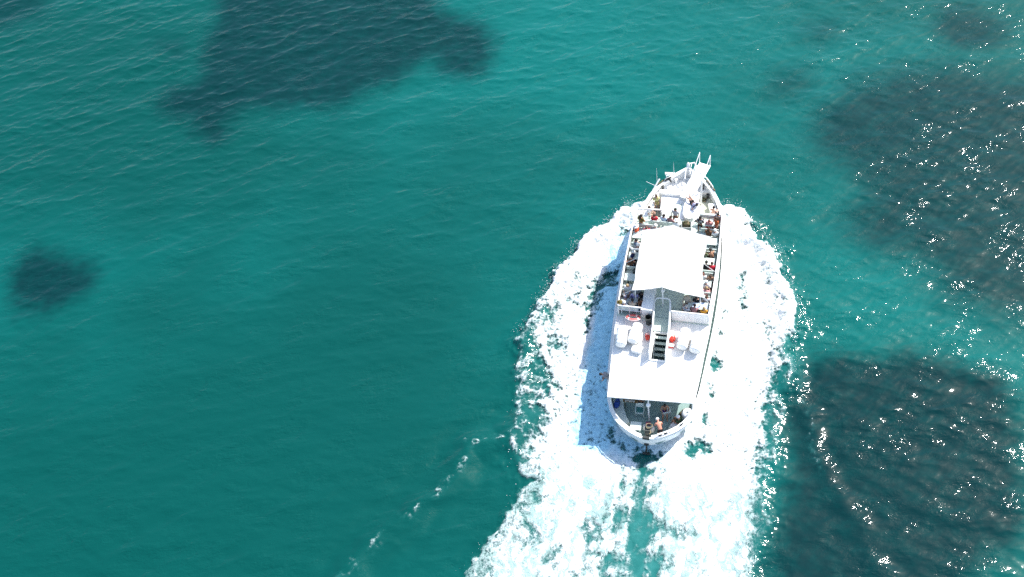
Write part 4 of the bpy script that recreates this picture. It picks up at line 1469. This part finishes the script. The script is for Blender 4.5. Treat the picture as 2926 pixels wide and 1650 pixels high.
o2.tube([(0, -.08, .45), (0, -.1, 0.02)], [.10, .06], 8)
o2.box((0, -.12, .08), (.20, .28, .05))
o2.build('leg', 'dark', og)
o3 = MB()
o3.tube([(.1 + .20 * math.cos(a), .18 + .17 * math.sin(a), .88 + .012 * a) for a in np.linspace(0, 13, 40)], .022, 6)
o3.build('hose', 'rope', og)
o4 = MB()
o4.tube([(.16, -.1, .86), (.22, -.3, .98), (.12, -.42, 1.02)], .03, 6)
o4.build('tiller', 'rope', og)
pc = MB()
pc.box((0, 0, .07), (.30, .22, .13))
put(tag(pc.build('folded_cloth', 'plum'), 'folded plum cloth on the stern gear', 'cloth'), 0.0, .62, 1.78, R(10))
for k in range(5):
    cp = MB()
    cp.lathe([(.03, 0), (.042, .02), (.05, .13), (.052, .14), (.046, .14), (.036, .02)], (0, 0, 0), 10)
    put(tag(cp.build('drinking_cup', 'paper'), 'white cup in the row on the bar shelf under the roof edge', 'cup', 'white cups on the bar shelf'), -1.62 + k * .13, 1.86 + .04 * (k % 2), 2.13)
sh = empty('bar_shelf', -1.35, 2.0, 1.0, 0)
tag(sh, 'narrow wooden bar shelf under the aft roof edge', 'shelf')
M['wood'] = paint('varnished_wood', (0.16, 0.10, 0.045), 0.45, 0.4, 6.0)
MB().box((0, 0, 1.11), (.95, .34, .035)).build('shelf_board', 'wood', sh)
for x in (-.38, .38):
    MB().tube([(x, .05, 0), (x, .05, 1.1)], .025, 6).build('leg', 'wood', sh)

# ------------------------------------------------------------------ people
SKIN = {k: paint('skin_' + k, c, 0.5, 0.10, 8.0, 0.0, 0.35, (0.85, 0.7, 0.65)) for k, c in
        {'fair': (0.56, 0.33, 0.25), 'sunburnt': (0.58, 0.26, 0.18), 'tan': (0.38, 0.20, 0.12), 'brown': (0.22, 0.11, 0.065)}.items()}
HAIR = {k: paint('hair_' + k, c, 0.5, 0.4, 12.0, 0.006, 0.3, (1.6, 1.5, 1.4)) for k, c in
        {'dark': (0.016, 0.013, 0.011), 'brown': (0.05, 0.028, 0.016), 'auburn': (0.11, 0.035, 0.02), 'sandy': (0.30, 0.21, 0.11), 'grey': (0.35, 0.34, 0.33)}.items()}
EYE = paint('eye_dark', (0.01, 0.01, 0.012), 0.2, 0.0, 3.0)

def skin_mesh(name, verts, edges, sub=1):
    """Grow one continuous surface over a jointed skeleton."""
    me = bpy.data.meshes.new(name + '_bones')
    me.from_pydata([v[:3] for v in verts], edges, [])
    o = bpy.data.objects.new(name + '_bones', me)
    COL.objects.link(o)
    o.modifiers.new('skin', 'SKIN').use_smooth_shade = True
    if not me.skin_vertices:
        bm = bmesh.new()
        bm.from_mesh(me)
        bm.verts.layers.skin.verify()
        bm.to_mesh(me)
        bm.free()
    for i, v in enumerate(verts):
        sv = me.skin_vertices[0].data[i]
        r = v[3]
        sv.radius = r if isinstance(r, tuple) else (r, r)
        sv.use_root = (i == 0)
    s = o.modifiers.new('sub', 'SUBSURF')
    s.levels = s.render_levels = sub
    dg = bpy.context.evaluated_depsgraph_get()
    ev = o.evaluated_get(dg)
    res = bpy.data.meshes.new_from_object(ev, depsgraph=dg)
    res.name = name
    bpy.data.objects.remove(o)
    bpy.data.meshes.remove(me)
    for p in res.polygons:
        p.use_smooth = True
    return res

# joints per pose: pelvis, belly, chest, neck base, head, crown, then hip/knee/ankle/toe and shoulder/elbow/wrist/hand per side
def pose(pel, bel, che, nek, hed, crn, legs, arms):
    return dict(pel=pel, bel=bel, che=che, nek=nek, hed=hed, crn=crn, legs=legs, arms=arms)
POSES = {
    'stand': pose((0, 0, .95), (0, .01, 1.12), (0, 0, 1.32), (0, 0, 1.47), (0, .03, 1.62), (0, .02, 1.70),
                  [[(-.09, 0, .90), (-.11, .02, .50), (-.12, -.01, .09), (-.14, .14, .035)], [(.09, 0, .90), (.12, .05, .50), (.13, .03, .09), (.16, .18, .035)]],
                  [[(-.18, 0, 1.41), (-.26, -.02, 1.14), (-.24, .10, .92), (-.22, .15, .84)], [(.18, 0, 1.41), (.28, .02, 1.15), (.20, .20, 1.04), (.14, .25, 1.02)]]),
    'sit': pose((0, 0, .54), (0, .0, .70), (0, -.02, .90), (0, 0, 1.05), (0, .05, 1.19), (0, .05, 1.27),
                [[(-.09, .04, .52), (-.13, .44, .52), (-.12, .42, .09), (-.14, .57, .035)], [(.09, .04, .52), (.14, .45, .52), (.15, .46, .09), (.18, .61, .035)]],
                [[(-.18, -.01, .99), (-.25, .07, .74), (-.17, .28, .64), (-.14, .36, .63)], [(.18, -.01, .99), (.25, .09, .74), (.16, .31, .66), (.13, .39, .65)]]),
    'lean': pose((0, 0, .54), (0, .06, .69), (0, .14, .87), (0, .22, 1.00), (0, .30, 1.12), (0, .31, 1.20),
                 [[(-.09, .04, .52), (-.14, .44, .52), (-.14, .38, .09), (-.16, .53, .035)], [(.09, .04, .52), (.14, .45, .52), (.15, .50, .09), (.18, .65, .035)]],
                 [[(-.18, .17, .95), (-.28, .34, .78), (-.14, .52, .76), (-.07, .56, .77)], [(.18, .17, .95), (.28, .36, .78), (.12, .54, .76), (.04, .57, .78)]]),
    'bend': pose((0, 0, .92), (0, .10, 1.05), (0, .28, 1.18), (0, .42, 1.25), (0, .55, 1.27), (0, .61, 1.31),
                 [[(-.09, 0, .88), (-.12, .06, .49), (-.13, -.03, .09), (-.15, .12, .035)], [(.09, 0, .88), (.12, .08, .49), (.13, .05, .09), (.16, .20, .035)]],
                 [[(-.18, .36, 1.20), (-.24, .42, .93), (-.16, .50, .70), (-.13, .53, .63)], [(.18, .36, 1.20), (.25, .36, .92), (.22, .40, .68), (.20, .42, .60)]]),
    'recline': pose((0, 0, .13), (0, -.14, .20), (0, -.30, .34), (0, -.42, .44), (0, -.50, .56), (0, -.53, .63),
                    [[(-.09, .05, .13), (-.13, .40, .34), (-.14, .74, .09), (-.15, .84, .16)], [(.09, .05, .13), (.12, .44, .14), (.15, .84, .08), (.17, .90, .16)]],
                    [[(-.18, -.38, .41), (-.30, -.46, .20), (-.36, -.34, .06), (-.37, -.26, .05)], [(.18, -.38, .41), (.28, -.26, .24), (.14, -.10, .28), (.08, -.06, .30)]]),
}

def face_frame(P):
    h, c = Vector(P['hed']), Vector(P['crn'])
    n = Vector(P['nek'])
    upv = (c - n).normalized()
    f = Vector((0, 1, 0))
    f = (f - upv * f.dot(upv)).normalized()
    return h, upv, f, f.cross(upv)

def body_mesh(key, P):
    v, e = [], []
    def add(p, r, link=None):
        v.append((*p, r))
        if link is not None:
            e.append((link, len(v) - 1))
        return len(v) - 1
    pel = add(P['pel'], (.135, .105))
    bel = add(P['bel'], (.125, .095), pel)
    che = add(P['che'], (.150, .105), bel)
    nek = add(P['nek'], (.060, .060), che)
    jaw = add(Vector(P['nek']).lerp(Vector(P['hed']), .55), (.062, .068), nek)
    hed = add(P['hed'], (.086, .100), jaw)
    add(P['crn'], (.062, .072), hed)
    for L in P['legs']:
        a = add(L[0], .085, pel)
        a2 = add(Vector(L[0]).lerp(Vector(L[1]), .5), .076, a)
        b = add(L[1], .056, a2)
        b2 = add(Vector(L[1]).lerp(Vector(L[2]), .35), .056, b)
        c = add(L[2], .037, b2)
        add(L[3], .034, c)
    for A in P['arms']:
        a = add(A[0], .060, che)
        b = add(A[1], .042, a)
        c = add(A[2], .028, b)
        add(A[3], (.038, .020), c)
    me = skin_mesh('body', v, e)
    # fingers, nose, ears and eyes
    m = MB()
    for A in P['arms']:
        w, h = Vector(A[2]), Vector(A[3])
        d = (h - w).normalized()
        s = d.cross(Vector((0, 0, 1)))
        s = s.normalized() if s.length > .1 else Vector((1, 0, 0))
        dn = Vector((0, 0, -1)) - d * (-d.z)
        dn = dn.normalized() if dn.length > .1 else Vector((0, 1, 0))
        for k, (o, ln) in enumerate(((-.028, .062), (-.010, .074), (.009, .070), (.027, .054))):
            p = h + s * o
            m.tube([p, p + d * ln * .5 + dn * .004, p + d * ln * .85 + dn * .022], [.010, .009, .007], 5)
        sg = -1 if A[0][0] < 0 else 1
        p = w.lerp(h, .4) - s * sg * .025
        m.tube([p, p + d * .03 - s * sg * .028, p + d * .062 - s * sg * .030 + dn * .012], [.012, .010, .008], 5)
    h, u, f, s = face_frame(P)
    m.tube([h + f * .090 + u * .018, h + f * .112 - u * .028, h + f * .088 - u * .036], [.010, .018, .012], 6)
    for q in (-1, 1):
        m.sphere(tuple(h + s * q * .087 - u * .008), .020, 6, 4, (.5, .8, 1.3))
    m.tube([h + f * .086 - u * .058 - s * .022, h + f * .096 - u * .060, h + f * .086 - u * .058 + s * .022], [.004, .009, .004], 5)
    base = len(me.vertices)
    bm = bmesh.new()
    bm.from_mesh(me)
    ex = m.mesh('features')
    bm.from_mesh(ex)
    nb = len(bm.faces)
    ey = MB()
    for q in (-1, 1):
        ey.sphere(tuple(h + f * .091 + s * q * .034 + u * .010), .013, 6, 4)
    em = ey.mesh('eyes')
    bm.from_mesh(em)
    bm.faces.ensure_lookup_table()
    for i in range(nb, len(bm.faces)):
        bm.faces[i].material_index = 1
    bm.to_mesh(me)
    bm.free()
    bpy.data.meshes.remove(ex)
    bpy.data.meshes.remove(em)
    me.materials.append(SKIN['fair'])
    me.materials.append(EYE)
    return me

def shirt_mesh(P):
    v, e = [], []
    def add(p, r, link=None):
        v.append((*p, r))
        if link is not None:
            e.append((link, len(v) - 1))
        return len(v) - 1
    pel = add(Vector(P['pel']).lerp(Vector(P['bel']), .15), (.168, .138))
    bel = add(P['bel'], (.164, .134), pel)
    che = add(P['che'], (.194, .158), bel)
    add(Vector(P['che']).lerp(Vector(P['nek']), .80), (.105, .100), che)
    for A in P['arms']:
        a = add(A[0], .090, che)
        add(Vector(A[0]).lerp(Vector(A[1]), .62), .066, a)
    return skin_mesh('top', v, e)

def shorts_mesh(P):
    v, e = [], []
    def add(p, r, link=None):
        v.append((*p, r))
        if link is not None:
            e.append((link, len(v) - 1))
        return len(v) - 1
    pel = add(P['pel'], (.160, .125))
    add(Vector(P['pel']).lerp(Vector(P['bel']), .5), (.146, .112), pel)
    for L in P['legs']:
        a = add(L[0], .112, pel)
        add(Vector(L[0]).lerp(Vector(L[1]), .68), .094, a)
    return skin_mesh('shorts', v, e)

def head_cap(P, kind):
    """Hair or a hat fitted to the head of a pose."""
    h, u, f, s = face_frame(P)
    mat = Matrix((s, f, u)).transposed().to_4x4()
    mat.translation = h
    m = MB()
    if kind in ('short', 'long'):
        n, rows = 14, 7
        vs, fs = [], []
        for i in range(rows + 1):
            th = (math.pi * .62) * i / rows
            for k in range(n):
                a = 2 * math.pi * k / n
                drop = 1.0 if math.sin(a) < .35 else .62
                t = th * drop
                w = 1 + .05 * math.sin(5 * a + i * 1.7)
                vs.append(mat @ Vector((.105 * w * math.sin(t) * math.cos(a), -.008 + .118 * w * math.sin(t) * math.sin(a), .018 + .122 * math.cos(t))))
        for i in range(rows):
            for k in range(n):
                fs.append((i * n + k, (i + 1) * n + k, (i + 1) * n + (k + 1) % n, i * n + (k + 1) % n))
        fs.append(tuple(rows * n + k for k in range(n))[::-1])
        m.add(vs, fs)
        if kind == 'long':
            pts = [mat @ Vector(p) for p in ((0, -.075, .06), (0, -.118, -.05), (.01, -.135, -.17), (.0, -.13, -.28))]
            m.tube(pts, [.085, .088, .075, .030], 9)
    elif kind == 'cap':
        m.lathe([(.110, -.01), (.116, .03), (.108, .075), (.078, .115), (.03, .132), (.01, .134)], n=14)
        m.add([(-.085, .07, .0), (.085, .07, .0), (.075, .175, -.02), (.0, .20, -.022), (-.075, .175, -.02), (-.085, .07, .012), (.085, .07, .012), (.075, .175, -.008), (.0, .20, -.010), (-.075, .175, -.008)],
              [(0, 4, 3, 2, 1), (5, 6, 7, 8, 9), (0, 1, 6, 5), (1, 2, 7, 6), (2, 3, 8, 7), (3, 4, 9, 8), (4, 0, 5, 9)])
        m.v = [tuple(mat @ Vector((p[0], p[1], p[2] + .025))) for p in m.v]
    elif kind == 'hat':
        m.lathe([(.205, -.012), (.212, -.004), (.13, .012), (.118, .03), (.112, .09), (.08, .122), (.02, .128)], n=18)
        m.v = [tuple(mat @ Vector((p[0], p[1], p[2] + .035))) for p in m.v]
    return m.mesh(kind)

LIB = {}
for k, P in POSES.items():
    LIB[k] = dict(body=body_mesh(k, P), top=shirt_mesh(P), shorts=shorts_mesh(P))
    for c in ('short', 'long', 'cap', 'hat'):
        LIB[k][c] = head_cap(P, c)

CLOTHS = {}
def cl(key):
    if key not in CLOTHS:
        col = {'white': (.74, .74, .73), 'navy': (.025, .035, .10), 'black': (.018, .018, .020), 'grey': (.30, .31, .33), 'paleblue': (.48, .58, .72), 'red': (.52, .03, .05), 'crimson': (.36, .02, .06),
               'orange': (.62, .10, .04), 'olive': (.13, .10, .03), 'mauve': (.32, .17, .18), 'pink': (.60, .30, .30), 'purple': (.10, .05, .24), 'brown': (.14, .07, .04), 'teal': (.05, .16, .15),
               'slate': (.13, .18, .25), 'lavender': (.36, .34, .55), 'beige': (.50, .42, .32), 'rust': (.36, .09, .03), 'blue': (.05, .14, .42), 'amber': (.60, .30, .05), 'darkgreen': (.04, .075, .04)}
        two = {'yellowprint': ((.46, .46, .10), (.62, .60, .40)), 'navystripe': ((.66, .68, .70), (.06, .09, .16)), 'greystripe': ((.52, .52, .54), (.22, .22, .25)), 'camo': ((.10, .12, .05), (.32, .33, .28)), 'navyprint': ((.05, .06, .16), (.45, .44, .55)), 'blackprint': ((.020, .020, .022), (.40, .40, .40))}
        if key in two:
            a, b = two[key]
            CLOTHS[key] = cloth('cloth_' + key, a, b, 9.0, ('Z', 6.0) if 'stripe' in key else None)
        else:
            CLOTHS[key] = cloth('cloth_' + key, col[key], scale=9.0)
    return CLOTHS[key]

def person(x, y, z, face, pose_, skin, top, shorts, head, label, size=1.0, group=None):
    """face: heading in degrees from the bow, clockwise; head: (kind, colour)."""
    L = LIB[pose_]
    o = empty('person', x, y, z, R(-face))
    o.scale = (size, size, size)
    tag(o, label, 'person', group or 'people aboard the boat')
    def piece(name, mesh, mat):
        p = bpy.data.objects.new(name, mesh)
        COL.objects.link(p)
        p.parent = o
        if not mesh.materials:
            mesh.materials.append(mat)
        p.material_slots[0].link = 'OBJECT'
        p.material_slots[0].material = mat
        return p
    piece('body', L['body'], SKIN[skin])
    if top:
        piece('top', L['top'], cl(top))
    if shorts:
        piece('shorts', L['shorts'], cl(shorts))
    kinds = [head] if isinstance(head[0], str) else head
    for kind, colr in kinds:
        if kind in ('short', 'long'):
            piece('hair', L[kind], HAIR[colr])
        else:
            piece('hat', L[kind], cl(colr))
    return o

U = 3.404 - 0.06          # seat level offsets: benches are 0.46 above the deck
# forward part of the upper deck and the bow
person(-1.85, 17.75, 2.0, 160, 'stand', 'fair', 'yellowprint', 'yellowprint', ('long', 'brown'), 'person in a yellow-green print dress standing inside the port bow bulwark', .98)
person(-2.3, 17.0, 2.0, 100, 'sit', 'fair', 'white', 'beige', ('short', 'brown'), 'person in a white vest seated on the port bow bench behind the yellow print dress')
person(-.98, 15.25, U, 10, 'sit', 'fair', 'paleblue', 'navy', ('short', 'dark'), 'person in a pale blue shirt seated at the middle of the forward bench')
person(-.22, 15.62, U - .03, 200, 'stand', 'tan', 'greystripe', 'brown', ('short', 'dark'), 'person in a grey striped top standing at the fore edge of the upper deck')
person(-.52, 15.2, U, 20, 'sit', 'sunburnt', 'mauve', 'brown', ('short', 'brown'), 'person in a mauve top seated between the pale blue shirt and the white sun hat', .97)
person(-.02, 14.78, U, 350, 'lean', 'tan', 'white', 'beige', ('hat', 'white'), 'person in a white sun hat just ahead of the awning ridge', .95)
person(-1.62, 15.2, U, 0, 'sit', 'fair', 'red', 'white', ('short', 'brown'), 'person in a bright red top seated at the port end of the forward bench')
person(-2.48, 14.75, U, 30, 'stand', 'tan', 'olive', 'brown', ('long', 'dark'), 'person with long dark hair and an olive top standing by the steel grab hoop')
person(-2.68, 14.15, U, 280, 'sit', 'sunburnt', 'orange', 'white', ('hat', 'white'), 'person in an orange-red top and pale sun hat at the port rail')
person(-2.0, 14.12, U, 170, 'sit', 'fair', 'crimson', 'crimson', ('short', 'auburn'), 'person in dark crimson seated at the port fore corner of the awning')
person(-1.45, 14.3, U, 20, 'sit', 'fair', 'grey', 'grey', ('cap', 'white'), 'person in pale grey and a white cap by the fore port awning edge')
person(.80, 17.25, 3.58, 325, 'recline', 'tan', 'navyprint', 'black', ('short', 'dark'), 'person in a navy print top reclining on the white bow housing')
person(2.2, 17.45, 2.0, 20, 'sit', 'fair', None, 'black', ('short', 'dark'), 'bare-backed person with short dark hair on the starboard bow bench')
person(1.52, 15.05, U, 15, 'stand', 'brown', 'blackprint', 'black', ('short', 'dark'), 'person in a black printed top standing beside the grey crate')
person(2.12, 15.25, U, 185, 'sit', 'sunburnt', 'pink', 'red', ('short', 'auburn'), 'person in a pink top at the bench with the red striped towel', .95)
person(2.62, 15.15, U, 240, 'stand', 'sunburnt', 'rust', 'rust', ('long', 'brown'), 'woman in a rust swimsuit standing at the starboard fore rail', .96)
person(2.16, 14.45, U, 10, 'sit', 'tan', 'brown', 'brown', ('long', 'brown'), 'person with long brown hair seated behind the black printed top', .97)
person(2.62, 14.4, U, 340, 'sit', 'fair', 'white', 'amber', ('cap', 'white'), 'person in white with a white cap at the starboard fore corner of the awning', .95)
person(2.66, 15.9, U, 200, 'sit', 'tan', 'grey', 'navy', ('short', 'dark'), 'person in grey seated at the starboard end of the towelled bench', .95)
# port side of the awning, fore to aft
person(-2.58, 12.95, U, 80, 'sit', 'fair', 'slate', 'navy', ('short', 'dark'), 'person in a slate blue top at the port rail, foremost beside the awning')
person(-2.36, 12.5, U, 15, 'sit', 'fair', 'grey', 'white', ('cap', 'white'), 'person in grey and a white cap just behind the slate blue top')
person(-2.62, 11.95, U, 100, 'sit', 'tan', 'navy', 'black', ('cap', 'white'), 'person in navy and a white cap beside the rolled canvas strap')
person(-2.66, 11.05, U, 355, 'lean', 'sunburnt', 'brown', 'black', ('long', 'brown'), 'woman with long brown hair and bare arms leaning at the port rail')
person(-2.2, 11.1, U, 10, 'sit', 'tan', 'black', 'black', ('short', 'dark'), 'person in black tucked under the port edge of the awning')
person(-2.56, 9.2, U, 185, 'sit', 'fair', 'white', 'paleblue', ('short', 'sandy'), 'person in white with sandy hair behind the bare port table')
person(-2.84, 8.62, U, 170, 'lean', 'fair', 'grey', 'grey', ('short', 'dark'), 'dark-haired person in grey at the port rail by the aftmost table')
person(-2.40, 8.66, U, 175, 'lean', 'fair', 'navyprint', 'navy', ('short', 'brown'), 'person in a navy and white print at the middle of the aftmost port table')
person(-2.0, 8.6, U, 182, 'sit', 'fair', 'lavender', 'navy', ('long', 'grey'), 'person in lavender at the inboard end of the aftmost port table')
person(-1.52, 8.72, U - .02, 200, 'sit', 'tan', 'black', 'darkgreen', ('short', 'dark'), 'person in black beside the long white locker')
person(-1.50, 8.18, U, 140, 'sit', 'tan', 'plum' if False else 'brown', 'slate', ('short', 'dark'), 'person in brown bowed over beside the blue towel')
person(-2.08, 7.78, U, 5, 'lean', 'tan', 'beige', 'brown', ('short', 'dark'), 'person in beige facing forward just ahead of the red life ring')
person(-2.55, 7.74, U, 350, 'sit', 'fair', 'white', 'grey', ('cap', 'white'), 'person in white with a white cap near the aft port corner of the rail')
person(-2.84, 7.80, U, 340, 'sit', 'tan', 'beige', 'olive', ('hat', 'olive'), 'person in an olive hat in the very aft port corner', .93)
# starboard side of the awning, fore to aft
person(2.62, 12.55, U, 330, 'lean', 'tan', None, 'brown', ('short', 'dark'), 'bare-backed tanned man leaning forward at the starboard rail')
person(2.12, 12.55, U, 10, 'sit', 'fair', 'camo', 'camo', ('short', 'dark'), 'person in dark green camouflage print beside the tanned man', .97)
person(2.30, 11.45, U, 5, 'lean', 'fair', 'black', 'grey', ('short', 'dark'), 'person in black at the inboard end of the starboard mid table')
person(2.70, 11.45, U, 0, 'lean', 'sunburnt', 'red', 'white', ('short', 'brown'), 'person in red at the rail end of the starboard mid table', .95)
person(2.22, 10.72, U, 190, 'sit', 'fair', 'white', 'white', ('long', 'auburn'), 'woman in white with auburn hair under the starboard awning edge')
person(2.72, 10.62, U, 175, 'sit', 'brown', None, 'brown', ('short', 'brown'), 'bare-chested brown-skinned man at the rail behind the red top')
person(2.50, 10.02, U, 0, 'sit', 'fair', 'white', 'pink', ('cap', 'white'), 'person in a white top and cap midway along the starboard rail')
person(2.52, 9.42, U, 10, 'lean', 'fair', 'pink', 'white', ('short', 'sandy'), 'person in pink with sandy hair midway along the starboard rail', .95)
person(2.66, 8.95, U, 185, 'sit', 'fair', 'white', 'grey', ('long', 'brown'), 'woman with brown hair in white at the aft starboard corner of the awning', .97)
person(1.42, 8.72, U, 190, 'sit', 'fair', 'beige', 'beige', ('hat', 'beige'), 'person in a straw sun hat beside the green walkway')
person(2.05, 8.78, U, 180, 'sit', 'fair', 'black', 'olive', ('short', 'dark'), 'person in black seated behind the striped towel table')
person(1.46, 7.98, U, 20, 'sit', 'fair', 'navystripe', 'navy', ('short', 'grey'), 'person in a striped navy and white top at the aft starboard panel')
person(1.95, 7.95, U, 5, 'lean', 'tan', 'mauve', 'orange', ('short', 'brown'), 'tanned person at the middle of the aft starboard bench', .95)
person(2.60, 7.98, U, 355, 'sit', 'tan', 'amber', 'orange', ('short', 'sandy'), 'person in amber in the aft starboard corner of the upper deck', .97)
# aft deck under and behind the roof
person(-.72, 2.15, 1.0, 185, 'stand', 'brown', 'brown', 'black', ('short', 'dark'), 'person in brown half under the roof edge by the cushioned chair')
person(.86, 1.92, 1.0 - .02, 170, 'sit', 'tan', None, 'purple', ('short', 'dark'), 'bare-chested person in purple shorts seated under the roof edge')
person(.80, .25, 1.0, 335, 'bend', 'sunburnt', None, 'black', ('cap', 'white'), 'bare-backed man in a white cap bending over the stern gear')
person(1.86, 1.15, 1.0, 300, 'sit', 'tan', 'darkgreen', 'brown', ('cap', 'white'), 'person in dark green with a white cap on the starboard stern seat')
person(-2.95, 3.55, 1.0, 268, 'bend', 'tan', 'grey', 'navy', ('short', 'dark'), 'dark-haired person leaning out over the port side below the roof')
